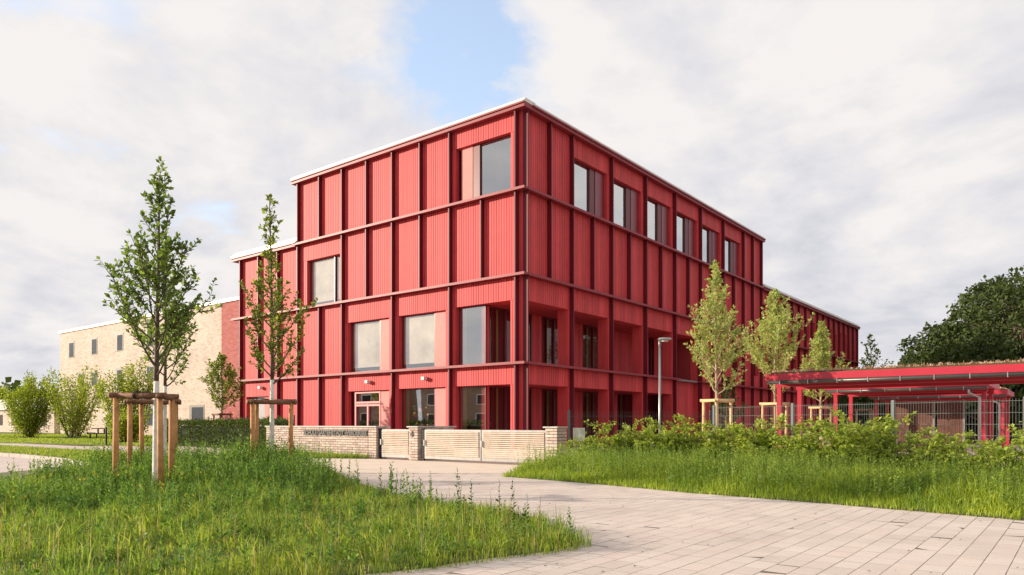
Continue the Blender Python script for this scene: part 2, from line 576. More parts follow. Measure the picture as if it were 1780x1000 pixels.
def cam_px(x, y, z=0.0):
    X = (x - CAM.x) * 0.786 + (y - CAM.y) * 0.618
    Y = max(cam_depth(x, y), 0.05)
    return 890 + 1266 * X / Y, 737 - 1266 * (z - 1.1) / Y


def in_poly(px, py, poly):
    px, py = np.asarray(px), np.asarray(py)
    r = np.zeros(px.shape, bool)
    j = len(poly) - 1
    for i in range(len(poly)):
        xi, yi = poly[i]
        xj, yj = poly[j]
        c = ((yi > py) != (yj > py)) & (px < (xj - xi) * (py - yi) / (yj - yi + 1e-12) + xi)
        r ^= c
        j = i
    return r


MEADOW = [(-36, -15.5), (-36, -12.6), (-8.8, -12.65), (0.5, -12.9), (5.2, -14.1), (8.0, -15.85), (9.5, -16.75), (11.6, -17.4), (13.3, -17.85), (14.4, -18.4),
          (15.1, -18.95), (15.05, -19.4), (14.88, -19.85), (14.72, -20.5), (14.5, -21.1), (13.8, -22.8), (13.0, -26.5), (7.5, -26.5), (6.6, -22.5), (5.2, -19.9), (2.6, -17.6), (-1.2, -16.4), (-4.6, -15.72), (-9, -15.4), (-14, -15.45)]
RLAWN = [(8.35, -9.55), (8.95, -11.6), (9.25, -12.75), (11.1, -13.0), (13.7, -13.62), (15.6, -13.9), (17.1, -14.2), (18.2, -14.45), (24, -15.6), (24, -11.8), (17.9, -9.55), (11.4, -6.95), (9.2, -8.55)]
BLAWN = [(-95, -17), (-31, -9.8), (-23, -8.15), (-17.6, -7.35), (-17.3, -6.6), (-22, -5), (-30, 8.2), (-95, 8.2)]
WVERGE = [(-5.1, -9.2), (-5.0, -9.9), (-3.0, -10.15), (-0.4, -10.05), (0.95, -9.45), (1.0, -9.2)]

paved = tag(MB().box(-120, 60, -60, -9.2, -0.055, -0.018).build("pavement", M_PAVE), kind="structure")
tag(MB().box(-20, 60, -9.2, 0.6, -0.055, -0.010).build("schoolyard", M_YARD), kind="structure")
tag(MB().box(0.6, 60, 0.6, 60, -0.055, -0.010).build("courtyard", M_YARD), kind="structure")
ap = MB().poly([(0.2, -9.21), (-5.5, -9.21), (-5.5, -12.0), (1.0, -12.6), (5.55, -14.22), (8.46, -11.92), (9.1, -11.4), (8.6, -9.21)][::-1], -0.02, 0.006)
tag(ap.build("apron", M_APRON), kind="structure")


def pavers():
    rng = random.Random(3)
    w, l, j = 0.18, 0.30, 0.0060
    cells = []
    x = 4.0
    while x < 22.0:
        off = rng.random() * l
        y = -23.6 + off
        while y < -11.0:
            cx, cy = x + w / 2, y + l / 2
            d = cam_depth(cx, cy)
            if d > 3.5 and south_of_apron(cx, cy):
                px, py = cam_px(cx, cy)
                if -80 < px < 1860 and py < 1090 and d < 17:
                    if not (in_poly([cx], [cy], MEADOW)[0] and d > 5.2 and in_poly([cx], [cy - 0.5], MEADOW)[0] and in_poly([cx + .4], [cy], MEADOW)[0]):
                        if not (in_poly([cx], [cy + 0.6], RLAWN)[0] and in_poly([cx], [cy - 0.35], RLAWN)[0]):
                            cells.append((d, x, y, px, py))
            y += l
        x += w
    vis = sorted(c for c in cells if -10 < c[3] < 1790 and c[4] < 1008)
    vis = [c for c in vis if not in_poly([c[1] + w / 2], [c[2] + l / 2], MEADOW)[0]]
    big = set(vis[:300])
    hw, hl, t, bv = w / 2 - j / 2, l / 2 - 0.006, 0.018, 0.0007
    b = MB()
    for z, k in ((-t, 0), (-bv, 0), (0, bv)):
        for sx, sy in ((-1, -1), (1, -1), (1, 1), (-1, 1)):
            b.v.append((sx * (hw - k), sy * (hl - k), z))
    b.f = [(8, 9, 10, 11)]
    for lv in (0, 4):
        for i in range(4):
            i2 = (i + 1) % 4
            b.f.append((lv + i, lv + i2, lv + 4 + i2, lv + 4 + i))
    me = b.mesh("paver", M_PAVER)
    for c in sorted(big):
        o = link("paver", me, paved)
        o.location = (c[1] + w / 2, c[2] + l / 2, rng.uniform(-0.0008, 0.0008) + 0.003)
        o.rotation_euler = (rng.gauss(0, 0.0025), rng.gauss(0, 0.0015), rng.gauss(0, 0.002))
    rest = MB()
    base = np.array(b.v)
    V, Fq = [], []
    for n, c in enumerate([c for c in cells if c not in big]):
        V.append(base + np.array([c[1] + w / 2, c[2] + l / 2, rng.uniform(-0.001, 0.001) + 0.003]))
        Fq.append(np.array(b.f) + n * 12)
    if V:
        o = np_mesh("paver_field", np.concatenate(V), np.concatenate(Fq), M_PAVER, paved)
        o.data.shade_flat()
        tag(o, kind="stuff")
    # sheet of jointing sand under the laid pavers
    jt = MB().poly([(5.4, -14.35), (1.0, -13.5), (-2, -16.5), (3, -24), (14, -30), (24, -24), (24, -14.6), (9.3, -11.2)][::1], -0.019, 0.0019)
    tag(jt.build("joint_sand", M_JOINT, paved), kind="stuff")


pavers()


def lawn(name, poly, z, m):
    # soil bed with a slightly ragged edge
    pts = []
    n = len(poly)
    for i in range(n):
        a, b_ = Vector(poly[i]), Vector(poly[(i + 1) % n])
        k = max(1, int((b_ - a).length / 0.25)) if (b_ - a).length < 8 else 4
        for s in range(k):
            p = a.lerp(b_, s / k)
            q = 0.05 * mnoise.noise(Vector((p.x * 2.3, p.y * 2.3, 0.5)))
            pts.append((p.x + q, p.y - q))
    return tag(MB().poly(pts, -0.05, z).build(name, m), kind="structure")


lawn("meadow_bed", MEADOW[::-1], 0.016, M_SOIL)
lawn("lawn_bed", RLAWN, 0.016, M_SOIL)
lawn("back_lawn", BLAWN[::-1], 0.02, M_LAWN)
lawn("wall_verge", WVERGE, 0.02, M_SOIL)

# kerb stones along the strip of grass
kerb = tag(link("kerb", None), kind="structure")
kme = MB().box(-0.48, 0.48, -0.06, 0.06, -0.05, 0.10).mesh("kerb_stone", M_KERB)
kp = [(-26, -15.62), (-14, -15.6), (-9, -15.55), (-4.6, -15.88), (-1.2, -16.55), (2.4, -17.75)]
for a, b_ in zip(kp, kp[1:]):
    a, b_ = Vector(a), Vector(b_)
    n = max(1, round((b_ - a).length / 1.0))
    for i in range(n):
        p = a.lerp(b_, (i + 0.5) / n)
        o = link("kerb_stone", kme, kerb)
        o.location = (p.x, p.y, 0)
        o.scale = ((b_ - a).length / n, 1, 1)
        o.rotation_euler = (0, 0, math.atan2(b_.y - a.y, b_.x - a.x))

# ------------------------------------------------------------------ the red school
school = thing("school_building", "large red timber-clad school building with dark red fins and ledges", "building")


class Fac:
    """facade frame: u along the face from the corner, d outwards"""
    def __init__(self, side):
        self.side = side

    def box(self, mb, u0, u1, d0, d1, z0, z1):
        if self.side == "L":
            mb.box(-u0, -u1, -d0, -d1, z0, z1)
        else:
            mb.box(d0, d1, u0, u1, z0, z1)

    def pt(self, u, d, z):
        return (-u, -d, z) if self.side == "L" else (d, u, z)


FL, FR = Fac("L"), Fac("R")
uL = lambda k: 0.28 + 1.908 * k
uR = lambda k: 0.03 + 1.785 * k
Z1, Z2, Z3, Z4 = 3.68, 7.42, 11.02, 14.45
FW = 0.033


def panel(F, u0, u1, z0, z1, back=-0.58, d=0.0, plain=False):
    mb = MB()
    F.box(mb, u0, u1, back, d - 0.045, z0, z1)
    if not plain:
        n = max(1, round((u1 - u0) / 0.145))
        w = (u1 - u0) / n
        for i in range(n):
            F.box(mb, u0 + i * w + 0.012, u0 + (i + 1) * w - 0.012, d - 0.047, d + random.uniform(-0.003, 0.001), z0 + 0.004, z1 - 0.004)
    return mb.build("cladding_panel", M_RED, school)


def fin(F, u, z0, z1):
    mb = MB()
    F.box(mb, u - FW, u + FW, -0.05, 0.21, z0, z1)
    mb.build("fin", M_FIN, school)


def ledge(F, u0, u1, z, dout=0.31, din=-0.03):
    mb = MB()
    n = max(1, round((u1 - u0) / 5.7))
    for i in range(n):
        a, b_ = u0 + (u1 - u0) * i / n, u0 + (u1 - u0) * (i + 1) / n
        F.box(mb, a, b_ - (0.008 if i < n - 1 else 0), din, dout, z - 0.045, z + 0.04)
        F.box(mb, a, b_ - (0.008 if i < n - 1 else 0), dout, dout + 0.012, z - 0.06, z + 0.05)
    return mb.build("ledge", M_LEDGE, school)


window_last = []


def window(F, u0, u1, z0, z1, items, frame=M_FRAME, dpane=-0.24, glass=None, back="dark"):
    """items: (kind, ua, ub): glass / shutter / post / door / panel"""
    glass = glass or M_GLASS
    fr = MB()
    d0, d1 = dpane - 0.05, dpane + 0.03
    t = 0.055
    F.box(fr, u0, u1, d0, d1, z1 - t, z1)
    F.box(fr, u0, u1, d0, d1, z0, z0 + t)
    F.box(fr, u0, u0 + t, d0, d1, z0 + t, z1 - t)
    F.box(fr, u1 - t, u1, d0, d1, z0 + t, z1 - t)
    for it in items:
        if it[0] == "post":
            F.box(fr, it[1], it[2], d0, d1 + 0.05, z0 + t, z1 - t)
    w = fr.build("window", frame, school)
    window_last.append(w)
    mb = MB()
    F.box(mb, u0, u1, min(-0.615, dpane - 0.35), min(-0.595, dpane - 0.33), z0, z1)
    mb.build("room_shade", M_DARK, w)  # thin dark sheet behind the glass, painted as the unlit interior
    for it in items:
        kind, a, b_ = it[:3]
        if kind == "glass":
            mb = MB()
            q = [F.pt(a, dpane - 0.006, z0 + t), F.pt(b_, dpane - 0.006, z0 + t), F.pt(b_, dpane - 0.006, z1 - t), F.pt(a, dpane - 0.006, z1 - t)]
            mb.v, mb.f = q, [(3, 2, 1, 0) if F.side == "L" else (0, 1, 2, 3)]
            mb.build("pane", M_GLASSB if back == "blind" else glass, w)
            if back == "blind":
                mb = MB()
                F.box(mb, a + 0.05, b_ - 0.05, dpane - 0.06, dpane - 0.05, z0 + 0.25, z1 - t)
                mb.build("blind", M_BLIND, w)
        elif kind == "shutter":
            mb = MB()
            F.box(mb, a, b_, dpane + 0.05, dpane + 0.09, z0 + 0.02, z1 - 0.02)
            mb.build("shutter", it[3], w)
        elif kind == "curtain":
            mb = MB()
            F.box(mb, a, b_, dpane - 0.2, dpane - 0.17, z0 + 0.05, z1 - t)
            mb.build("curtain", M_CURT, w)
    return w


# body blocks behind the cladding
core = MB()
core.box(-15.5, -0.62, 0.62, 28.4, 7.30, 14.5)
core.box(-15.5, -0.62, 17.86, 28.4, 0, 7.299)
core.box(-15.5, -2.56, 0.62, 17.859, 0, 7.299)
core.box(-21.2, -15.51, 0.62, 12.0, 0, 10.95)
core.box(-12.0, -0.62, 28.41, 56.7, 0, 10.95)
core.build("wall_core", M_CORE, school)
MB().box(-15.53, -15.45, 0.03, 28.5, 11.5, 14.4).build("side_wall", M_REDP, school)
MB().box(-15.5, -0.05, 28.42, 28.62, 11.3, 14.4).build("end_wall", M_REDP, school)
MB().box(-21.28, -21.2, 0.05, 12.0, 0, 10.95).build("side_wall", M_REDP, school)
MB().box(-12, -0.05, 56.72, 56.86, 0, 10.95).build("end_wall", M_REDP, school)
# recessed corner post with a downpipe
MB().box(-0.24, -0.035, 0.035, 0.30, 0, Z4).build("corner_post", M_REDP, school)

# ledges
for z in (Z1, Z2, Z3):
    ledge(FL, -0.31, 22.0 if z < Z3 else 15.9, z)
ledge(FR, 0.0, 14.7, Z1)
ledge(FR, 17.7, uR(32) + 0.1, Z1)
ledge(FR, 0.0, uR(32) + 0.15, Z2)
ledge(FR, 0.0, uR(16) + 0.1, Z3)

# cornices and roof edges
def cornice(F, u0, u1, z, layers):
    mb = MB()
    F.box(mb, u0, u1, -0.3, 0.30, z - 0.04, z + 0.10)
    F.box(mb, u0, u1, -0.3, 0.36, z + 0.10, z + 0.17)
    mb.build("cornice", M_LEDGE, school)
    mb = MB()
    n = max(1, round((u1 - u0) / 1.9))
    for L in range(layers):
        for i in range(n):
            a, b_ = u0 + (u1 - u0) * i / n, u0 + (u1 - u0) * (i + 1) / n
            F.box(mb, a + 0.01 * L, b_ - 0.006, -0.5, 0.33 - 0.10 * L, z + 0.172 + 0.085 * L, z + 0.25 + 0.085 * L)
    mb.build("roof_edge", M_ROOFM, school)


cornice(FL, -0.30, 15.95, 14.42, 2)
cornice(FR, 0.31, uR(16) + 0.25, 14.42, 2)
cornice(FL, 15.6, 22.0, 10.95, 4)
cornice(FR, uR(16) + 0.1, uR(32) + 0.3, 10.95, 4)
MB().box(-15.5, -0.5, 0.5, 28.4, 14.5, 14.6).build("roof", M_ROOFM, school)
MB().box(-21.5, -15.5, 0.5, 12.0, 10.95, 11.12).build("roof", M_ROOFM, school)
MB().box(-12, -0.5, 28.6, 56.8, 10.95, 11.12).build("roof", M_ROOFM, school)

TOP = {1: (0.0, Z1 - 0.05), 2: (Z1 + 0.05, Z2 - 0.05), 3: (Z2 + 0.05, Z3 - 0.05), 4: (Z3 + 0.05, 14.38)}

# --- face towards the gate (left in the picture)
for s, ks in ((4, (0, 2, 3, 4, 5, 6, 7, 8)), (3, (0, 1, 2, 3, 4, 5, 6, 8, 9, 10, 11)), (2, (0, 2, 4, 6, 7, 8, 9, 10, 11)), (1, (0, 2, 4, 6, 7, 8, 9, 11))):
    for k in ks:
        z0, z1 = TOP[s]
        if s == 3 and k > 8:
            z1 = 10.9
        fin(FL, uL(k), z0, z1)
for s, cells in ((4, range(2, 8)), (3, [0, 1, 2, 3, 4, 5, 8, 9, 10]), (2, (6, 7, 8, 9, 10)), (1, (6, 7, 8))):
    for k in cells:
        z0, z1 = TOP[s]
        if s == 3 and k >= 8:
            z1 = 10.9
        panel(FL, uL(k) + FW + 0.002, uL(k + 1) - FW - 0.002, z0, z1)


def opening(F, ua, ub, o0, o1, s, zo0, zo1):
    """cladding round an opening between two fins"""
    z0, z1 = TOP[s]
    a, b_ = ua + FW + 0.002, ub - FW - 0.002
    panel(F, a, b_, zo1, z1)
    if o0 - a > 0.03:
        panel(F, a, o0, z0, zo1 - 0.002)
    if b_ - o1 > 0.03:
        panel(F, o1, b_, z0, zo1 - 0.002)
    if zo0 - z0 > 0.1:
        panel(F, o0 + 0.002, o1 - 0.002, z0, zo0)


opening(FL, uL(0), uL(2), 0.66, 3.85, 4, 11.07, 13.6)
window(FL, 0.66, 3.85, 11.09, 13.6, [("glass", 0.71, 2.54), ("post", 2.54, 2.92), ("shutter", 2.95, 3.62, M_SHUTP)])
opening(FL, uL(6), uL(8), 12.08, 14.9, 3, 7.47, 10.05)
window(FL, 12.08, 14.9, 7.49, 10.05, [("glass", 12.12, 12.70), ("post", 12.70, 12.76), ("glass", 12.76, 14.85)], back="blind")
opening(FL, uL(4), uL(6), 8.30, 11.42, 2, 3.73, 6.35)
window(FL, 8.30, 11.42, 3.75, 6.35, [("shutter", 8.30, 9.08, M_SHUTP), ("post", 9.08, 9.16), ("glass", 9.16, 11.36)], back="blind")
opening(FL, uL(2), uL(4), 4.48, 7.6, 2, 3.73, 6.35)
window(FL, 4.48, 7.6, 3.75, 6.35, [("shutter", 4.48, 5.28, M_SHUTP), ("post", 5.28, 5.36), ("glass", 5.36, 7.55)], back="blind")
opening(FL, uL(2), uL(4), 4.48, 7.6, 1, 0.05, 2.8)
window(FL, 4.48, 7.6, 0.06, 2.8, [("shutter", 4.48, 5.28, M_SHUTP), ("post", 5.28, 5.36), ("glass", 5.36, 7.55), ("curtain", 7.3, 7.5)])
sw = window_last[-1]
srng = random.Random(4)
SM = [mat("sticker_yellow", (0.75, 0.50, 0.05), 0.5), mat("sticker_red", (0.62, 0.08, 0.10), 0.5), mat("sticker_green", (0.12, 0.34, 0.10), 0.5)]
for i in range(16):
    u, z = srng.uniform(5.6, 6.9), srng.uniform(0.9, 2.1)
    r = srng.uniform(0.05, 0.11)
    MB().tube([FL.pt(u, -0.262, z), FL.pt(u, -0.256, z)], r, 7).build("sticker", SM[i % 3], sw)
# corner openings: a pane, then an open recess that turns the corner
for s, zo0, zo1 in ((2, 3.73, 6.4), (1, 0.05, 2.8)):
    opening(FL, uL(0), uL(2), 0.68, 3.85, s, zo0, zo1)
    window(FL, 2.24, 3.85, zo0 + 0.01, zo1, [("glass", 2.3, 3.8), ("curtain", 3.55, 3.75)], back="dark")
# glazed double door with transom
opening(FL, uL(4), uL(6), 8.30, 11.42, 1, 0.0, 2.78)
window(FL, 8.30, 11.42, 0.02, 2.78, [("shutter", 8.30, 9.05, M_SHUTP), ("glass", 9.2, 11.0), ("post", 11.05, 11.1)])
dr = MB()
for a, b_ in ((9.08, 9.17), (10.95, 11.04), (9.99, 10.10)):
    FL.box(dr, a, b_, -0.22, -0.13, 0.03, 2.12 if a == 9.99 else 2.74)
for z0, z1 in ((2.00, 2.10), (2.14, 2.24), (2.66, 2.74), (0.03, 0.2)):
    FL.box(dr, 9.171, 10.949, -0.215, -0.135, z0, z1)
door = dr.build("door", M_PINKF, school)
mb = MB(); FL.box(mb, 9.92, 9.96, -0.13, -0.09, 0.9, 1.25); mb.build("handle", M_BLACK, door)
# wide opening in the low wing
opening(FL, uL(9), uL(11), 18.55, 20.85, 1, 0.0, 2.7)
window(FL, 18.55, 20.85, 0.02, 2.7, [("shutter", 18.55, 19.2, M_SHUTP), ("glass", 19.25, 20.8)], back="blind")
# wall lamps on the lintels
for u, z in ((19.2, 3.22), (9.75, 3.22), (5.75, 3.24)):
    mb = MB()
    FL.box(mb, u - 0.09, u + 0.09, 0.003, 0.24, z - 0.07, z + 0.07)
    lamp = mb.build("wall_lamp", M_WHITE, school)
    mb = MB(); FL.box(mb, u - 0.07, u + 0.07, 0.05, 0.22, z - 0.085, z - 0.071); mb.build("lens", M_GUT, lamp)

# --- face towards the bicycle sheds (right in the picture)
uF = lambda k: 0.10 if k == 0 else uR(k)
for k in (0, 1, 2, 4, 6, 8, 10, 12, 14, 15, 16):
    fin(FR, uF(k), *TOP[4])
for k in range(0, 33):
    fin(FR, uF(k), TOP[3][0], TOP[3][1] if k <= 16 else 10.9)
for k in [0, 2, 4, 6, 8] + list(range(10, 33)):
    fin(FR, uF(k), *TOP[2])
    fin(FR, uF(k), *TOP[1])
for k in (0, 1, 14, 15):
    panel(FR, uR(k) + FW + 0.002, uR(k + 1) - FW - 0.002, *TOP[4])
for k in (2, 4, 6, 8, 10, 12):
    a, b_ = uR(k), uR(k + 2)
    opening(FR, a, b_, a + FW + 0.01, b_ - 0.30, 4, 11.07, 13.52)
    window(FR, a + FW + 0.012, b_ - 0.31, 11.09, 13.52, [("glass", a + 0.1, a + 1.93), ("post", a + 1.93, a + 2.36), ("shutter", a + 2.42, b_ - 0.33, M_SHUTD)], glass=M_GLASSU)


def slot(k, s, zo0, zo1):
    a, b_ = uR(k), uR(k + 1)
    opening(FR, a, b_, a + 0.42, b_ - 0.36, s, zo0, zo1)
    window(FR, a + 0.422, b_ - 0.362, zo0 + 0.01, zo1, [("glass", a + 0.48, b_ - 0.42)], glass=M_GLASSD)


for k in range(0, 32):
    a, b_ = uR(k) + FW + 0.002, uR(k + 1) - FW - 0.002
    if k < 16:
        panel(FR, a, b_, *TOP[3])
    elif k in (30, 31):
        panel(FR, a, b_, TOP[3][0], 10.9)
    else:
        TOP[5] = (TOP[3][0], 10.9)
        slot(k, 5, 8.15, 9.95 if k not in (20, 24, 27) else 9.6)
        if k in (20, 24, 27):
            mb = MB()
            FR.box(mb, a + 0.7, a + 1.0, 0.003, 0.02, 10.1, 10.4); mb.build("vent", M_FRAME, school)
    if k >= 10:
        if k >= 13 and k % 4 != 2:
            slot(k, 2, 4.55, 6.35)
        else:
            panel(FR, a, b_, *TOP[2])
        panel(FR, a, b_, *TOP[1])
# loggia along the recessed bays: piers, beams, back wall with windows
M_BULB = emit_mat("lit_downlight", (1.0, 0.86, 0.62), 6.0)
BX = -2.2
for s, zo0, zo1 in ((2, 3.73, 6.36), (1, 0.02, 2.8)):
    for k in (0, 2, 4, 6) + ((8,) if s == 2 else ()):
        a, b_ = uR(k), uR(k + 2)
        o0, o1 = a + (0.40 if k == 0 else 0.10), b_ - (0.19 if k != 8 else 0.06)
        opening(FR, a, b_, o0, o1, s, zo0, zo1)
        if s == 2 and k in (0, 4):
            mb = MB()
            mb.tube([FR.pt(a + 1.0, -0.75, zo1 - 0.03), FR.pt(a + 1.0, -0.75, zo1 - 0.002)], 0.10, 14)
            dl = mb.build("downlight", M_WHITE, school)
            mb = MB()
            mb.tube([FR.pt(a + 1.0, -0.75, zo1 - 0.045), FR.pt(a + 1.0, -0.75, zo1 - 0.0302)], 0.085, 14)
            mb.build("bulb", M_BULB, dl)
    MB().box(-2.55, -0.582, 0.582, 17.85, zo1 + 0.003, zo1 + 0.10).build("soffit", M_REDP, school)
    MB().box(-2.55, -0.02, 0.05, 17.85, zo0 - 0.10, zo0 - 0.006).build("loggia_floor", M_GALV, school)
    wins_ = [(0.42, 3.60), (4.40, 7.30), (8.10, 10.95)] + ([(11.75, 14.2)] if s == 1 else [(15.5, 16.25)])
    prev = 0.585
    prev = 0.30
    for a, b_ in wins_:
        panel(FR, prev, a, zo0, zo1, back=-2.55, d=BX)
        m_ = a + (b_ - a) * 0.36
        window(FR, a + 0.004, b_ - 0.004, zo0 + 0.01, zo1 - 0.004, [("glass", a + 0.06, m_ - 0.06), ("post", m_ - 0.06, m_ + 0.06), ("glass", m_ + 0.06, b_ - 0.06), ("curtain", a + 0.75, a + 0.88)], dpane=BX - 0.04, glass=M_GLASSD)
        prev = b_
    panel(FR, prev, 17.8, zo0, zo1, back=-2.55, d=BX)
# closed bay below, set back, with a vent
a, b_ = uR(8), uR(10)
panel(FR, a + FW + 0.002, b_ - FW - 0.002, 0, Z1 - 0.05, back=-0.6, d=-0.3)
ledge(FR, a + FW + 0.01, b_ - FW - 0.01, Z1, dout=-0.1, din=-0.55)
mb = MB()
for i in range(5):
    FR.box(mb, a + 0.35, a + 0.95, -0.30, -0.27, 2.45 + 0.07 * i, 2.49 + 0.07 * i)
mb.build("vent", M_FRAME, school)
# corner downpipe
MB().tube([(0.12, 0.14, 0.0), (0.12, 0.14, 14.3)], 0.045, 10).build("downpipe", M_FIN, school, True)

# ------------------------------------------------------------------ cream brick block in the distance
bb = thing("brick_building", "cream brick three-storey block with small dark windows behind the red school", "building")
BY = 8.42
MB().box(-71.7, -38.15, BY, 30, 0, 11.2).build("wall", M_CREAM, bb)
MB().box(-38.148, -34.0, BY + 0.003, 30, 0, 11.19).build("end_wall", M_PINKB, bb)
MB().box(-71.85, -33.9, BY - 0.12, 30, 11.2, 11.46).build("roof_edge", M_WHITE, bb)
MB().tube([(-41.3, 14, 11.4), (-41.3, 14, 12.3)], 0.4, 10).build("roof_vent", M_ROOFM, bb)
M_REVEAL = mat("bronze_window_frame", (0.10, 0.075, 0.055), 0.5)
wins = [(-69.6, -67.9, 8.35, 10.15), (-63.8, -62.1, 8.35, 10.15), (-57.9, -56.2, 8.35, 10.15), (-51.6, -49.9, 8.35, 10.15), (-67.0, -65.5, 5.0, 6.65), (-63.8, -62.1, 5.0, 6.65),
        (-57.9, -56.2, 5.0, 6.65), (-51.6, -49.9, 5.0, 6.65), (-55.9, -54.0, 1.2, 2.75), (-51.6, -49.9, 0.9, 2.75), (-46.6, -45.4, 0.9, 2.75), (-43.4, -40.9, 0.9, 2.75)]
for x0, x1, z0, z1 in wins:
    mb = MB()
    mb.box(x0, x0 + 0.45, BY - 0.03, BY - 0.003, z0, z1)
    mb.box(x0 + 0.45, x1, BY - 0.03, BY - 0.003, z1 - 0.2, z1)
    mb.box(x1 - 0.1, x1, BY - 0.03, BY - 0.003, z0, z1 - 0.2)
    mb.box(x0 + 0.45, x1 - 0.1, BY - 0.04, BY - 0.003, z0, z0 + 0.06)
    w = mb.build("window", M_REVEAL, bb)
    MB().box(x0 + 0.45, x1 - 0.1, BY - 0.015, BY - 0.004, z0 + 0.06, z1 - 0.2).build("pane", M_GLASSD, w)
    MB().box(x0 + 0.45, x1 - 0.1, BY - 0.0035, BY - 0.001, z0 + 0.06, z1 - 0.2).build("room_shade", M_DARK, w)  # dark sheet whose colour stands for the shade indoors

# brick terrace across the street, outside the frame: the gate-side windows mirror it
M_TBRICK = brick_mat("brown_brick", (0.36, 0.22, 0.15), (0.24, 0.13, 0.09), (0.34, 0.27, 0.22), 0.5, 0.16)
for k in range(3):
    hs = thing("terrace_house", ["brown brick house outside the frame mirrored in the corner windows", "brown brick house outside the frame mirrored in the middle windows", "brown brick house outside the frame mirrored in the door glass"][k], "building",
               (-46 - 17.2 * k, -78 + 10.4 * k, 0), math.atan2(10.4, -17.2) + math.pi, "brick terrace across the street")
    MB().box(-8.5, 8.5, -10, 0, 0, 7.4).build("wall", M_TBRICK, hs)
    rf = MB()
    rf.v = [(-8.6, -10.3, 7.4), (8.6, -10.3, 7.4), (8.6, 0.3, 7.4), (-8.6, 0.3, 7.4), (-8.6, -5, 10.6), (8.6, -5, 10.6)]
    rf.f = [(3, 2, 5, 4), (1, 0, 4, 5), (0, 3, 4), (2, 1, 5), (0, 1, 2, 3)]
    rf.build("roof", M_PLANK, hs)
    for i in range(4):
        for z in (1.0, 4.3):
            wn = MB().box(-7.4 + 4.2 * i, -5.4 + 4.2 * i, 0.01, 0.06, z, z + 1.9).build("window", M_WHITE, hs)
            MB().box(-7.25 + 4.2 * i, -5.55 + 4.2 * i, 0.061, 0.07, z + 0.15, z + 1.75).build("pane", M_DARK, wn)

# ------------------------------------------------------------------ boundary wall, pillars, gates
GY = -9.05
BR_L, BR_H, BR_P = 0.238, 0.066, 0.0815
brick_me = MB().box(-BR_L / 2, BR_L / 2, -0.05, 0.06, -BR_H / 2, BR_H / 2).mesh("brick", M_BRICK)
half_me = MB().box(-0.0535, 0.0535, -0.05, 0.06, -BR_H / 2, BR_H / 2).mesh("brick", M_BRICK)


def brick(me, x, y, z, parent, rz=0.0):
    o = link("brick", me, parent)
    o.location = (x, y + random.uniform(-0.004, 0.003) * (rz == 0), z)
    o.rotation_euler = (0, 0, rz)
    return o


def brick_rand(m):
    # give every brick object its own tone
    T = m.node_tree
    oi = T.nodes.new("ShaderNodeObjectInfo")
    rp = T.nodes.new("ShaderNodeValToRGB")
    el = rp.color_ramp.elements
    el[0].color = (0.60, 0.50, 0.46, 1); el[0].position = 0.0
    el[1].color = (0.64, 0.53, 0.46, 1); el[1].position = 1.0
    e = el.new(0.35); e.color = (0.44, 0.33, 0.28, 1)
    e = el.new(0.6); e.color = (0.56, 0.45, 0.38, 1)
    T.links.new(oi.outputs["Random"], rp.inputs[0])
    p = [n for n in T.nodes if n.type == "BSDF_PRINCIPLED"][0]
    T.links.new(rp.outputs[0], p.inputs["Base Color"])


brick_rand(M_BRICK)
wall = thing("brick_wall", "low pale brick boundary wall with black lettering beside the gate", "wall", (0, 0, 0))
WX0, WX1 = -4.94, 0.72
MB().box(WX0 + 0.02, WX1, GY + 0.045, GY + 0.30, -0.02, 0.985).build("mortar_core", M_MORTAR, wall)
for r in range(12):
    z = 0.012 + BR_P * (r + 0.5)
    x = WX0 - (0.125 if r % 2 else 0.0)
    while x < WX1 - 0.02:
        if x < WX0 - 0.01:
            brick(half_me, WX0 + 0.0535, GY + 0.05, z, wall)
        elif x + BR_L > WX1 + 0.01:
            if x + 0.107 < WX1 + 0.02:
                brick(half_me, x + 0.0535, GY + 0.05, z, wall)
        else:
            brick(brick_me, x + BR_L / 2, GY + 0.05, z, wall)
        x += 0.25
MB().box(WX0 - 0.04, WX1, GY - 0.04, GY + 0.34, 0.992, 1.03).build("coping", M_CAP, wall)


def text_mesh(name, s, size, loc, parent, m, depth=0.02, width=None):
    c = bpy.data.curves.new(name, "FONT")
    c.body = s
    c.size = size
    c.extrude = depth / 2
    c.offset = size * 0.05
    t = bpy.data.objects.new(name, c)
    COL.objects.link(t)
    dg = bpy.context.evaluated_depsgraph_get()
    me = bpy.data.meshes.new_from_object(t.evaluated_get(dg))
    bpy.data.objects.remove(t)
    me.materials.clear(); me.materials.append(m)
    o = link(name, me, parent)
    xs = [v.co.x for v in me.vertices]
    o.rotation_euler = (math.radians(90), 0, 0)
    o.location = loc
    if width:
        o.scale = (width / (max(xs) - min(xs)), 1, 1)
    return o


text_mesh("lettering", "SCHULE GARTENSTADT WERDERSEE", 0.215, (-2.62, GY - 0.035, 0.73), wall, M_BLACK, 0.03, 3.30)


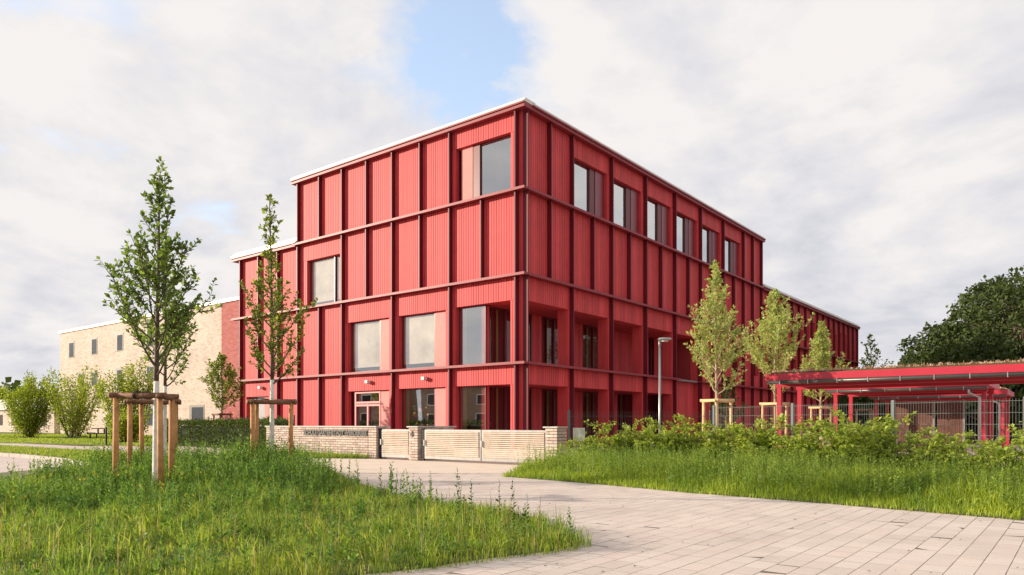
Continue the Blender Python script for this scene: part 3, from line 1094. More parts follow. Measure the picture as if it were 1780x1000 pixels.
def pillar(name, label, x0, x1, depth, cap_y=None):
    p = thing(name, label, "pillar", (0, 0, 0), 0, "brick gate pillars")
    MB().box(x0 + 0.04, x1 - 0.04, GY + 0.02, GY + depth - 0.04, -0.02, 0.985).build("mortar_core", M_MORTAR, p)
    w = x1 - x0
    for r in range(12):
        z = 0.012 + BR_P * (r + 0.5)
        a = 0.238 if r % 2 else w - 0.238 - 0.012
        cuts = [(x0, x0 + a), (x0 + a + 0.012, x1)]
        for c0, c1 in cuts:
            b = MB().box(c0, c1, GY - 0.03, GY + 0.07, z - BR_H / 2, z + BR_H / 2).build("brick", M_BRICK, p)
        y = GY + (0.075 if r % 2 else 0.20)
        if r % 2 == 0:
            MB().box(x1 - 0.10, x1, GY + 0.075, GY + 0.185, z - BR_H / 2, z + BR_H / 2).build("brick", M_BRICK, p)
        while y < GY + depth - 0.05:
            y2 = min(y + 0.238, GY + depth)
            MB().box(x1 - 0.10, x1, y, y2, z - BR_H / 2, z + BR_H / 2).build("brick", M_BRICK, p)
            y += 0.25
    MB().box(x0 - 0.05, x1 + 0.05, GY - 0.08, GY + depth + 0.04, 0.992, 1.03).build("coping", M_CAP, p)
    return p


pillar("gate_pillar", "brick pillar ending the lettered wall beside the narrow gate", 0.735, 1.10, 0.5)
p4 = pillar("gate_pillar", "brick pillar with black number four between the two gates", 2.58, 2.95, 1.6)
text_mesh("house_number", "4", 0.22, (2.66, GY - 0.045, 0.72), p4, M_BLACK, 0.02)
pillar("gate_pillar", "brick pillar between the double gate and the mesh fence", 7.66, 8.02, 0.42)


def gate(label, x0, x1, group=None, latch=None):
    gt = thing("slat_gate", label, "gate", (0, 0, 0), 0, "pale slatted entrance gates")
    y0, y1 = GY + 0.08, GY + 0.13
    zb, zt = 0.06, 0.93
    fr = MB()
    fr.box(x0, x0 + 0.06, y0, y1, zb, zt)
    fr.box(x1 - 0.06, x1, y0, y1, zb, zt)
    fr.box(x0 + 0.06, x1 - 0.06, y0, y1, zt - 0.06, zt)
    fr.box(x0 + 0.06, x1 - 0.06, y0, y1, zb, zb + 0.09)
    fr.build("gate_frame", M_GALV, gt)
    n = 13
    pit = (zt - 0.06 - zb - 0.09) / n
    for i in range(n):
        z = zb + 0.09 + pit * (i + 0.5)
        MB().box(x0 + 0.064, x1 - 0.064, y0 - 0.022 + random.uniform(-0.003, 0.003), y0 - 0.002, z - pit * 0.36, z + pit * 0.36).build("slat", M_SLAT, gt)
    MB().box(x0 + 0.02, x0 + 0.06, y0 - 0.07, y0 - 0.025, 0.45, 0.62).build("lock_box", M_GALV, gt)
    return gt


gate("narrow slatted gate of pale larch beside the lettered wall", 1.22, 2.52)
gate("slatted gate leaf of pale larch next to the number four pillar", 3.14, 5.35)
gate("slatted gate leaf of pale larch next to the fence pillar", 5.385, 7.62)
for x, lab in ((1.155, "dark steel hinge post of the narrow gate"), (3.07, "dark steel hinge post beside the number four pillar")):
    t = thing("hinge_post", lab, "post")
    MB().box(x - 0.04, x + 0.04, GY + 0.06, GY + 0.14, 0, 0.96).build("post", M_BLACK, t)
    for z in (0.2, 0.5, 0.8):
        MB().box(x + 0.04, x + 0.075, GY + 0.085, GY + 0.115, z, z + 0.05).build("hinge", M_GALV, t)

# ------------------------------------------------------------------ mesh fences
def mesh_fence(label, pts, h, pitch=0.05, post_m=M_WIRE, z0=0.03, dark=False):
    f = thing("mesh_fence", label, "fence")
    wm = M_BLACK if dark else M_WIRE
    for (a, b_) in zip(pts, pts[1:]):
        a, b_ = Vector(a), Vector(b_)
        L = (b_ - a).length
        d = (b_ - a) / L
        np_ = max(1, round(L / 2.45))
        for i in range(np_):
            p, q = a.lerp(b_, i / np_), a.lerp(b_, (i + 1) / np_)
            mb = MB()
            n = max(2, round((q - p).length / pitch))
            for j in range(1, n):
                c = p.lerp(q, j / n)
                e = d * 0.0017
                mb.obox(c - e, c + e, 0.0036, z0 + 0.02, h)
            z = z0 + 0.06
            while z < h:
                for s in (-0.007, 0.007):
                    o = Vector((-d.y, d.x)) * s
                    mb.obox(p + o, q + o, 0.006, z, z + 0.006)
                z += 0.2
            mb.build("wire_panel", wm, f)
            MB().obox(p - d * 0.03, p + d * 0.03, 0.045, 0, h + 0.03).build("post", post_m, f)
        MB().obox(b_ - d * 0.03, b_ + d * 0.03, 0.045, 0, h + 0.03).build("post", post_m, f)
    return f


mesh_fence("short run of grey mesh fence between gate pillar and first staked maple", [(8.42, -9.12), (11.3, -7.05)], 1.42)
mesh_fence("long grey mesh fence in front of the red bicycle shelters", [(11.45, -7.2), (17.9, -9.6), (22.5, -11.3)], 1.53)
mesh_fence("dark mesh fence behind the dark clipped hedge", [(-19.5, -4.9), (-5.6, -7.4)], 1.42, pitch=0.2, post_m=M_BLACK, dark=True)

sg = thing("notice_board", "small pale notice sign fixed to the mesh fence beside the pillar", "sign")
d = Vector((11.3 - 8.42, -7.05 + 9.12)).normalized()
p0 = Vector((8.42, -9.12)) + d * 0.10 + Vector((d.y, -d.x)) * 0.03
MB().obox(p0, p0 + d * 0.30, 0.012, 0.55, 1.0).build("board", mat("pale_sign_face", (0.62, 0.60, 0.52), 0.5, nscale=5, namount=0.35), sg)
MB().obox(p0 + d * 0.03, p0 + d * 0.27, 0.016, 0.58, 0.66).build("print", mat("ochre_print", (0.50, 0.38, 0.12), 0.6), sg)

# lamp post in front of the recessed bays
lp = thing("lamp_post", "slim grey lamp post with flat disc head behind the hedge", "lamp", (7.21, -1.71, 0))
MB().tube([(0, 0, 0), (0, 0, 1.0), (0, 0, 3.75)], [0.052, 0.046, 0.038], 12).build("pole", M_ALU, lp, True)
MB().tube([(0, 0, 3.75), (0, 0, 3.95)], [0.05, 0.05], 12).build("collar", M_GALV, lp, True)
hd = MB().tube([(0.18, 0.0, 3.93), (0.18, 0.0, 3.98), (0.18, 0, 4.03)], [0.10, 0.24, 0.21], 20)
h = hd.build("lamp_head", M_ALU, lp)
MB().tube([(0.18, 0, 3.915), (0.18, 0, 3.929)], 0.11, 16).build("lens", M_WHITE, h)

# ------------------------------------------------------------------ bicycle shelters
def shelter(label, x0, x1, y0, y1, ztop, pipe):
    s = thing("bicycle_shelter", label, "shelter", (0, 0, 0), 0, "red bicycle shelters with planted roofs")
    MB().box(x0, x1, y0, y1, ztop - 0.20, ztop - 0.012).build("roof", M_SHED, s)
    MB().box(x0 + 0.12, x1 - 0.12, y0 + 0.10, y1 - 0.10, ztop - 0.011, ztop + 0.03).build("soil", M_SOIL, s)
    # sedum
    rng = np.random.default_rng(int(abs(y0) * 100) + 5)
    n = int((x1 - x0) * (y1 - y0) * 160)
    P = np.stack([rng.uniform(x0 + .12, x1 - .12, n), rng.uniform(y0 + .10, y1 - .10, n), np.full(n, ztop + 0.03)], 1)
    D = rng.normal(0, .6, (n, 3)); D[:, 2] = np.abs(D[:, 2]) + .4
    V, F = leaf_geo(P, D, rng.normal(0, 1, (n, 3)), rng.uniform(.04, .12, n))
    tag(np_mesh("sedum", V, F, L_SEDUM, s), kind="stuff")
    for yy in (y0 + 0.55, y1 - 0.75):
        MB().box(x0 + 0.10, x1 - 0.1, yy, yy + 0.10, ztop - 0.36, ztop - 0.202).build("beam", M_SHED, s)
    xs = [x0 + 0.14, x0 + 2.45, x1 - 0.26] if x1 - x0 < 6 else [x0 + 0.14, x0 + 3.7, x1 - 0.26]
    for xx in xs:
        for yy in (y0 + 0.55, y1 - 0.75):
            if xx == xs[1] and True:
                continue
            MB().box(xx, xx + 0.12, yy - 0.01, yy + 0.11, 0, ztop - 0.362).build("post", M_SHED, s)
    gu = MB().tube([(x0 + 0.05, y0 + 0.02, ztop - 0.255), (x1 - 0.05, y0 + 0.02, ztop - 0.255)], 0.052, 10).build("gutter", M_GUT, s, True)
    n = int((x1 - x0) / 0.75)
    for i in range(n):
        xx = x0 + 0.4 + i * 0.75
        MB().box(xx, xx + 0.02, y0 - 0.04, y0 + 0.08, ztop - 0.315, ztop - 0.201).build("bracket", M_PIPE, gu)
    if pipe:
        xx = x1 - 0.35
        MB().tube([(xx - 0.2, y0 + 0.02, ztop - 0.3), (xx - 0.2, y0 + 0.02, ztop - 0.42), (xx + 0.05, y0 + 0.35, ztop - 0.55), (xx + 0.05, y0 + 0.35, 0.02)], 0.045, 10).build("downpipe", M_PIPE, s, True)
    return s


shelter("nearest red bicycle shelter with planted roof and dark gutter", 11.6, 19.4, -3.95, -0.75, 2.51, False)
shelter("middle red bicycle shelter with zinc downpipe", 11.5, 16.35, 2.45, 5.9, 2.49, True)
shelter("farthest red bicycle shelter behind the plank screen", 11.3, 16.3, 9.9, 13.4, 2.46, True)
# bike stands
for i, (x, y) in enumerate([(12.2, -2.4), (13.4, -2.4), (14.6, -2.4), (12.4, 4.2), (13.8, 4.2)]):
    st = thing("bike_stand", ["grey hoop stand just inside the nearest shelter's end post", "grey hoop stand second along under the nearest shelter", "grey hoop stand third along under the nearest shelter",
                              "grey hoop stand by the end post of the middle shelter", "grey hoop stand farther along under the middle shelter"][i], "bike stand", (x, y, 0), 0, "hoop stands under the shelters")
    MB().tube([(0, -0.35, 0), (0, -0.35, 0.7), (0, -0.25, 0.85), (0, 0, 0.9), (0, 0.25, 0.85), (0, 0.35, 0.7), (0, 0.35, 0)], 0.024, 8).build("hoop", M_GALV, st, True)
    MB().box(-0.05, 0.05, -0.42, 0.42, 0, 0.012).build("base_plate", M_GALV, st)
# plank screen
ps = thing("plank_screen", "reddish plank screen with grey cap under the middle shelter", "screen")
x = 13.30
i = 0
while x < 15.35:
    if abs(x - 14.50) > 0.06:
        MB().box(x, x + 0.105, 4.6, 4.628 + random.uniform(-0.004, 0.004), 0.1, 1.86).build("plank", M_PLANK, ps)
        x += 0.112
    else:
        x += 0.10
for xx in (13.25, 14.50, 15.40):
    MB().box(xx, xx + 0.06, 4.57, 4.65, 0, 1.93).build("post", M_GALV, ps)
MB().box(13.31, 14.495, 4.58, 4.64, 1.862, 1.895).build("cap", M_GALV, ps)
MB().box(14.565, 15.395, 4.58, 4.64, 1.862, 1.895).build("cap", M_GALV, ps)


# ------------------------------------------------------------------ trees
def crown_leaves(P, D, size, mat_, parent, rng, name="crown", w=0.30):
    P, D = np.array(P), np.array(D)
    n = len(P)
    N = np.tile([[0, 0, 1.0]], (n, 1)) + rng.normal(0, 0.55, (n, 3))
    S = size * rng.uniform(0.65, 1.25, n)
    V, F = leaf_geo(P, D + rng.normal(0, 0.25, (n, 3)), N, S, w)
    return np_mesh(name, V, F, mat_, parent)


def young_tree(label, loc, H, hc, W, nb, leaf, seed, lm, tm, dens=1.0, up=1.0, r0=0.05, bm=None, group=None, profile=None, name="young_tree", lean=(0, 0), tuft=0.0, twl=1.0):
    rng = np.random.default_rng(seed)
    t = thing(name, label, "tree", loc, 0, group)
    mb = MB()
    npt = 14
    tp = []
    for i in range(npt + 1):
        s = i / npt
        tp.append(Vector((lean[0] * s + 0.04 * math.sin(3 * s + seed) * s, lean[1] * s + 0.04 * math.cos(2.3 * s + seed) * s, H * 0.97 * s)))
    low = [p for p in tp if p.z <= hc + 0.25]
    rad = lambda z: r0 * (1 - z / H) ** 0.8 + 0.004
    mb.tube(low, [rad(p.z) for p in low], 10)
    mb.build("trunk", tm, t, True)
    br = MB()
    hi = [p for p in tp if p.z >= low[-1].z - 1e-6]
    br.tube(hi, [rad(p.z) * 0.98 for p in hi], 7)
    LP, LD = [], []

    def trunk_at(z):
        s = max(0.0, min(1.0, z / (H * 0.97)))
        k = min(int(s * npt), npt - 1)
        return tp[k].lerp(tp[k + 1], s * npt - k)
    prof = profile or (lambda q: (0.55 + 2.2 * q if q < 0.2 else 1.0 - 0.9 * ((q - 0.2) / 0.8) ** 0.9))

    def shoot(p, dirv, L, r, curve, depth):
        n = 6
        pts = [p.copy()]
        d = dirv.normalized()
        for i in range(n):
            d = (d + Vector((0, 0, curve / n)) + Vector(rng.normal(0, 0.09, 3))).normalized()
            pts.append(pts[-1] + d * (L / n))
        br.tube(pts, [r * (1 - 0.8 * i / n) + 0.0016 for i in range(n + 1)], 5 if depth == 0 else 4, False)
        step = leaf * 0.42 / dens
        m = max(2, int(L / step))
        for i in range(m):
            s = (i + rng.random()) / m
            if depth == 0 and s < 0.22:
                continue
            k = min(int(s * n), n - 1)
            c = pts[k].lerp(pts[k + 1], s * n - k)
            dd = (pts[k + 1] - pts[k]).normalized()
            sd = Vector(rng.normal(0, 1, 3))
            sd = (sd - dd * sd.dot(dd)).normalized()
            LP.append(c + sd * 0.006)
            LD.append(dd * rng.uniform(0.2, 0.9) + sd + Vector((0, 0, 0.15)))
        for _ in range(3):
            LP.append(pts[-1].copy()); LD.append(d + Vector(rng.normal(0, 0.5, 3)))
        if depth == 0:
            for i in range(int(2 + L * 7 * dens)):
                s = rng.uniform(0.2, 0.95)
                k = min(int(s * n), n - 1)
                c = pts[k].lerp(pts[k + 1], s * n - k)
                dd = (pts[k + 1] - pts[k]).normalized()
                sd = Vector(rng.normal(0, 1, 3)).normalized()
                shoot(c, dd * 0.8 + sd * 0.75 + Vector((0, 0, 0.2)), twl * L * rng.uniform(0.14, 0.36), r * 0.4, curve * 0.4, 1)
    for i in range(nb):
        q = (i + rng.random() * 0.8) / nb
        z = hc + (H - hc) * (q ** 1.05) * 0.93
        az = i * 2.399963 + rng.uniform(-0.4, 0.4)
        L = W * prof(q) * rng.uniform(0.75, 1.2)
        dv = Vector((math.cos(az), math.sin(az), 0.55 * up + 0.8 * q * up))
        shoot(trunk_at(z), dv, L, max(0.005, rad(z) * 0.42), 0.9 * up, 0)
    for i in range(int(26 * dens)):
        z = H * (0.97 - 0.16 * rng.random())
        az = rng.uniform(0, 6.28)
        LP.append(trunk_at(z)); LD.append(Vector((math.cos(az), math.sin(az), 0.6)))
    br.build("branch", bm or M_BARK, t, True)
    crown_leaves(LP, LD, leaf, lm, t, rng)
    return t


def stakes(label, loc, R, h, rz, ms, mr, group, n=3, tie=True):
    s = thing("tree_stakes", label, "tree stakes", loc, rz, group)
    pos = [(R * math.cos(2 * math.pi * k / n), R * math.sin(2 * math.pi * k / n)) for k in range(n)]
    for k, (x, y) in enumerate(pos):
        tx, ty = random.uniform(-.02, .02), random.uniform(-.02, .02)
        MB().tube([(x + tx, y + ty, -0.05), (x + tx * .5, y + ty * .5, h * 0.5), (x, y, h)], [0.046, 0.044, 0.041], 10).build("stake", ms, s, True)
    for k in range(n):
        a, b_ = Vector((*pos[k], h + 0.03 - 0.012 * k)), Vector((*pos[(k + 1) % n], h + 0.03 - 0.012 * k))
        e = (b_ - a).normalized() * 0.10
        MB().tube([a - e, a.lerp(b_, .5), b_ + e], [0.042, 0.044, 0.042], 10).build("rail", mr, s, True)
    if tie:
        a, b_ = Vector((*pos[1], h + 0.03)), Vector((*pos[2], h + 0.03))
        m_ = a.lerp(b_, 0.45)
        mb = MB()
        mb.tube([m_ + Vector((0, 0, .05)), (0.03, 0.05, h + .07), (-0.05, 0.05, h + .07), (-0.07, -0.05, h + .07), m_ + Vector((0.02, .02, .05))], 0.012, 6)
        d_ = (b_ - a).normalized()
        for k in range(2):
            mb.tube([m_ + d_ * (0.03 * k) + Vector((0.052 * math.cos(q), 0, 0)) * 0 + Vector((d_.y * 0.052 * math.cos(q), -d_.x * 0.052 * math.cos(q), 0.052 * math.sin(q) - 0.0)) for q in np.linspace(0, 6.28, 13)], 0.010, 5, False)
        mb.build("tie", M_BLACK, s)
    return s


pc = lambda q: (0.8 + 0.6 * q if q < 0.3 else max(0.30, 1.0 - 2.4 * (q - 0.3)) if q < 0.85 else 0.22)
GW = "white-stemmed young trees in the weedy island"
young_tree("tall white-stemmed young tree, largest of the weedy island", (7.65, -19.17, 0.03), 4.95, 1.78, 1.2, 40, 0.085, 11, L_T1, M_WTRUNK, 1.05, 1.0, 0.050, group=GW, profile=pc, twl=1.15)
young_tree("slimmer white-stemmed young tree half hidden behind the tallest one", (4.96, -17.72, 0.03), 4.3, 1.75, 1.0, 22, 0.085, 12, L_T1, M_WTRUNK, 0.9, 1.0, 0.042, group=GW, profile=pc)
young_tree("white-stemmed young tree in front of the red low wing", (6.56, -16.46, 0.03), 5.5, 1.75, 1.0, 36, 0.082, 13, L_T2, M_WTRUNK, 1.05, 1.0, 0.046, group=GW, profile=pc, twl=1.1)
GS = "wooden stake frames round the young trees"
vx = math.atan2(-0.618, 0.786)
stakes("three orange pine stakes with bark rails round the tallest white stem", (7.55, -19.22, 0.03), 0.46, 1.47, vx + math.radians(150), M_STAKE, M_RAILB, GS)
stakes("pine stakes with bark rails round the half hidden white stem", (4.75, -17.9, 0.03), 0.46, 1.47, vx + math.radians(90), M_STAKE, M_RAILB, GS)
stakes("pine stakes and bark rail round the stem before the low wing", (6.50, -16.52, 0.03), 0.44, 1.47, vx + math.radians(90), M_STAKE, M_RAILB, GS)

GM = "staked young maples along the yard"
mp = lambda q: (0.75 + 1.4 * q if q < 0.18 else 1.0 - 0.92 * ((q - 0.18) / 0.82) ** 1.0)
young_tree("tallest pale green maple beside the lamp post", (10.73, -5.28, 0), 5.75, 1.85, 1.35, 42, 0.095, 21, L_MAP, M_BARKL, 1.0, 1.05, 0.05, M_BARKL, GM, mp, "young_maple", twl=1.25)
young_tree("full pale green maple at the end of the nearest shelter", (10.91, -1.0, 0), 5.5, 1.95, 1.6, 46, 0.10, 22, L_MAP, M_BARKL, 1.02, 1.05, 0.05, M_BARKL, GM, mp, "young_maple", twl=1.25)
young_tree("slender pale maple in front of the far wing", (10.51, 5.58, 0), 5.25, 1.9, 1.25, 40, 0.125, 23, L_MAP, M_BARKL, 1.1, 1.1, 0.05, M_BARKL, GM, mp, "young_maple", twl=1.25)
for (x, y), lab in (((10.73, -5.28), "fresh pine stakes round the tallest maple"), ((10.91, -1.0), "fresh pine stakes round the full maple by the shelter"), ((10.51, 5.58), "fresh pine stakes round the slender maple")):
    stakes(lab, (x, y, 0), 0.42, 1.72, vx + math.radians(90 + random.uniform(-12, 12)), M_STAKEL, M_STAKEL, GS, tie=False)
stakes("weathered stake frame farthest off between the shelters", (10.89, 11.5, 0), 0.42, 1.72, vx, M_BARKL, M_RAILB, GS, tie=False)
young_tree("dark young tree standing low against the far wing", (7.2, 4.2, 0), 3.1, 0.6, 0.9, 30, 0.10, 24, L_WOOD, M_BARK, 1.1, 0.7, 0.05)
young_tree("young tree with rail in front of the red brick gable", (-14.86, -5.07, 0), 4.6, 1.5, 1.75, 34, 0.13, 25, L_T2, M_BARK, 1.0, 0.9, 0.05)
stakes("dark stake frame behind the clipped hedge", (-14.86, -5.07, 0), 0.45, 1.55, vx, M_RAILB, M_RAILB, GS, tie=False)
young_tree("airy grey-green tree beyond the end of the far wing", (5.9, 36.0, 0), 8.0, 2.5, 2.3, 24, 0.20, 26, L_T2, M_BARK, 0.5, 1.0, 0.1)


def multistem(label, loc, H, W, leaf, seed, lm, n=16, dens=1.0, group=None):
    rng = np.random.default_rng(seed)
    t = thing("hornbeam_shrub", label, "shrub", loc, 0, group)
    br = MB()
    LP, LD = [], []
    for i in range(n):
        az = rng.uniform(0, 6.28)
        fr = rng.random() ** 0.6
        L = H * rng.uniform(0.7, 1.02) * (1.0 - 0.18 * fr)
        d = Vector((math.cos(az) * fr * W * 0.62 / H * 2, math.sin(az) * fr * W * 0.62 / H * 2, 1.0)).normalized()
        p = Vector((math.cos(az) * 0.12 * fr, math.sin(az) * 0.12 * fr, 0))
        pts = [p]
        for k in range(7):
            d = (d + Vector((0, 0, 0.09)) + Vector(rng.normal(0, 0.05, 3))).normalized()
            pts.append(pts[-1] + d * L / 7)
        br.tube(pts, [0.03 * (1 - k / 8) + 0.004 for k in range(8)], 5, False)
        m = int(260 * dens)
        for k in range(m):
            s = 0.10 + 0.9 * rng.random() ** 0.8
            q = min(int(s * 7), 6)
            c = pts[q].lerp(pts[q + 1], s * 7 - q)
            o = Vector(rng.normal(0, 1, 3)).normalized() * W * 0.20 * rng.random() ** 0.6 * (1.15 - s * 0.6)
            LP.append(c + o); LD.append(o + Vector((0, 0, 0.2)) + Vector(rng.normal(0, .1, 3)))
    br.build("stem", M_BARK, t, True)
    crown_leaves(LP, LD, leaf, lm, t, rng, "foliage", 0.36)
    MB().tube([(0, 0, -0.02), (0, 0, 0.10)], [0.75, 0.62], 18).build("planting_ring", M_HRING, t)
    return t


M_HRING = mat("dark_green_ring", (0.03, 0.06, 0.03), 0.7)
GH = "hornbeam shrubs on the back lawn"
multistem("broad round hornbeam standing alone on the back lawn", (-44.8, -3.55, 0.02), 5.2, 3.7, 0.15, 41, L_HORN, 26, 1.5, GH)
multistem("narrow open hornbeam before the brick block's corner", (-39.97, -2.47, 0.02), 5.9, 2.5, 0.14, 42, L_HORN, 14, 1.0, GH)
multistem("hornbeam with dense foliage just beyond the tallest stake frame", (-30.2, -2.6, 0.02), 5.6, 3.3, 0.14, 43, L_HORN, 22, 1.5, GH)
multistem("hornbeam cut off by the photo's left edge", (-51.5, -5.4, 0.02), 4.8, 3.4, 0.15, 44, L_HORN, 20, 1.4, GH)
multistem("hornbeam squeezed between the round and the narrow one", (-46.5, 0.6, 0.02), 6.2, 3.2, 0.17, 45, L_HORN, 15, 1.2, GH)
multistem("low bushy hornbeam beside the black bollard", (-25.0, -5.2, 0.02), 2.4, 2.8, 0.13, 46, L_HORN, 14, 1.2, GH)


def hedge_foliage(pts, w, h, leaf, lm, parent, rng, n_per_m, ragged=0.06):
    P, D = [], []
    for a, b_ in zip(pts, pts[1:]):
        a, b_ = np.array(a), np.array(b_)
        L = np.linalg.norm(b_ - a)
        n = int(L * n_per_m)
        d = (b_ - a) / L
        s = np.array([-d[1], d[0]])
        t = rng.uniform(0, L, n)
        # mostly near the shell of the box
        side = rng.choice([-1, 1], n) * (w / 2) * (1 - np.abs(rng.normal(0, .22, n)))
        z = rng.uniform(0.05, h, n)
        top = rng.random(n) < 0.3
        side[top] = rng.uniform(-w / 2, w / 2, top.sum())
        z[top] = h + rng.normal(0, ragged, top.sum())
        xy = a + d * t[:, None] + s * side[:, None]
        P.append(np.column_stack([xy, z]))
        out = s * np.sign(side)[:, None]
        D.append(np.column_stack([out, np.full(n, .4)]) + rng.normal(0, .7, (n, 3)))
    P, D = np.concatenate(P), np.concatenate(D)
    return crown_leaves(P, D, leaf, lm, parent, rng, "foliage", 0.34)


hg = thing("clipped_hedge", "dark clipped hedge between the hornbeams and the lettered brick wall", "hedge")
hp = [(-19.6, -5.6), (-13.0, -6.25), (-7.6, -7.0), (-5.3, -8.3)]
hedge_foliage(hp, 0.75, 1.18, 0.10, L_HEDGE, hg, np.random.default_rng(51), 950)
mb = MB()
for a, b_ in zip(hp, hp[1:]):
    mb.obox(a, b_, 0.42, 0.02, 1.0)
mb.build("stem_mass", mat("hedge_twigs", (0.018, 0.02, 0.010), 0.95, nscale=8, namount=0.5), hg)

# young beech shrubs in a row before the mesh fences
def shrub_mesh(seed, H, W, n):
    rng = np.random.default_rng(seed)
    br = MB()
    LP, LD = [], []
    for i in range(n):
        az = rng.uniform(0, 6.28)
        f = rng.random()
        d = Vector((math.cos(az) * 0.7 * f, math.sin(az) * 0.7 * f, 1)).normalized()
        L = H * rng.uniform(0.6, 1.08)
        pts = [Vector((math.cos(az) * 0.1, math.sin(az) * 0.1, 0))]
        for k in range(5):
            d = (d + Vector(rng.normal(0, .16, 3))).normalized()
            pts.append(pts[-1] + d * L / 5)
        br.tube(pts, [0.009 * (1 - k / 6) + 0.002 for k in range(6)], 4, False)
        for j in range(6):
            s = rng.uniform(0.25, 1.0)
            q = min(int(s * 5), 4)
            c = pts[q].lerp(pts[q + 1], s * 5 - q)
            tw = Vector((rng.normal(0, 1), rng.normal(0, 1), 0.25)).normalized()
            TL = W * rng.uniform(0.15, 0.5)
            e = c + tw * TL
            br.tube([c, e], [0.004, 0.0015], 3, False)
            for m in range(int(12 + TL * 55)):
                r = rng.random()
                LP.append(c.lerp(e, r) + Vector(rng.normal(0, .028, 3)))
                LD.append(tw + Vector(rng.normal(0, .8, 3)))
    bm_ = br.mesh("stem", M_BARK)
    P, D = np.array(LP), np.array(LD)
    N = np.tile([[0, 0, 1.0]], (len(P), 1)) + rng.normal(0, .5, P.shape)
    V, F = leaf_geo(P, D, N, 0.078 * rng.uniform(.6, 1.25, len(P)), 0.38)
    o = np_mesh("foliage", V, F, L_SHRUB)
    fm = o.data
    bpy.data.objects.remove(o)
    return bm_, fm


protos = [shrub_mesh(60 + k, 1.16, 0.85, 17) for k in range(5)]
shr = [(8.95, -9.0, .78), (9.55, -8.75, .98), (10.1, -8.35, .92), (10.75, -7.95, 1.04), (11.25, -7.75, .88), (11.95, -7.95, 1.02), (12.55, -8.1, .95), (13.15, -8.35, 1.0), (13.8, -8.55, 1.02), (14.4, -8.8, .9),
       (14.95, -9.05, .98), (15.45, -9.2, 1.08), (15.95, -9.4, 1.05), (16.45, -9.6, .82), (17.0, -9.8, .75), (17.6, -10.05, .85), (18.2, -10.3, .95)]
where = ["nearest the notice sign", "second along from the notice sign", "third along from the notice sign", "before the slim lamp post", "left of the tallest maple's stakes", "right of the tallest maple's stakes", "before the full maple's stakes",
         "before the nearest shelter's end post", "before the middle shelter's end post", "before the farthest shelter's end post", "before the plank screen's outer edge", "before the middle of the plank screen", "before the plank screen's inner edge",
         "before the zinc downpipe", "thin, beyond the zinc downpipe", "last but one at the photo's edge", "last in the row, cut by the photo's edge"]
for i, (x, y, s) in enumerate(shr):
    t = thing("beech_shrub", "young beech shrub " + where[i] + " by the mesh fence", "shrub", (x, y, 0.03), random.uniform(0, 6.28), "young beech shrubs along the mesh fence")
    t.scale = (s * 1.05, s * 1.05, s)
    bm_, fm = protos[i % 5]
    link("stem", bm_, t)
    link("foliage", fm, t)


# dark wood beyond the shelters
def big_tree(label, loc, H, W, seed, lm, leaf=0.34, n=7000, base=0.18):
    rng = np.random.default_rng(seed)
    t = thing("oak_tree", label, "tree", loc, 0, "dark trees beyond the shelters")
    mb = MB()
    mb.tube([(0, 0, 0), (0.2, 0.1, H * 0.3), (0.1, 0.3, H * 0.6)], [0.45, 0.33, 0.16], 9)
    nl = 34
    cs, rs = [], []
    for i in range(nl):
        u = rng.uniform(-1, 1); a = rng.uniform(0, 6.28); r = rng.uniform(0.5, 1.0) ** 0.6
        c = np.array([math.cos(a) * math.sqrt(1 - u * u) * r * W * 0.5, math.sin(a) * math.sqrt(1 - u * u) * r * W * 0.5, H * (base + (1 - base) * 0.5) + u * r * H * (1 - base) * 0.42])
        cs.append(c); rs.append(rng.uniform(0.13, 0.24) * W)
        mb.tube([(0.15, 0.2, H * 0.35), tuple(c * [0.5, 0.5, 1] - [0, 0, 0.6]), tuple(c)], [0.14, 0.08, 0.03], 5, False)
    mb.build("trunk", M_BARK, t, True)
    cs, rs = np.array(cs), np.array(rs)
    k = rng.integers(0, nl, n)
    dirn = unit(rng.normal(0, 1, (n, 3)))
    dirn[:, 2] = np.where(dirn[:, 2] < -0.3, -dirn[:, 2], dirn[:, 2])
    rr = rs[k] * (0.6 + 0.45 * rng.random(n) ** 0.7)
    bumps = 1 + 0.16 * np.sin(dirn[:, 0] * 9 + k) * np.cos(dirn[:, 1] * 8 + 2 * k)
    P = cs[k] + dirn * (rr * bumps)[:, None] * [1, 1, 0.8]
    D = dirn + rng.normal(0, .7, (n, 3))
    N = dirn + rng.normal(0, .5, (n, 3)) + [0, 0, .5]
    V, F = leaf_geo(P, D, N, leaf * rng.uniform(.6, 1.3, n), 0.42, 0.06)
    np_mesh("crown", V, F, lm, t)


def at(px, Y):
    X = (px - 890) / 1266 * Y
    rx, ry = X - 0.46, Y - 30.8
    return (rx * 0.786 - ry * 0.618, rx * 0.618 + ry * 0.786)


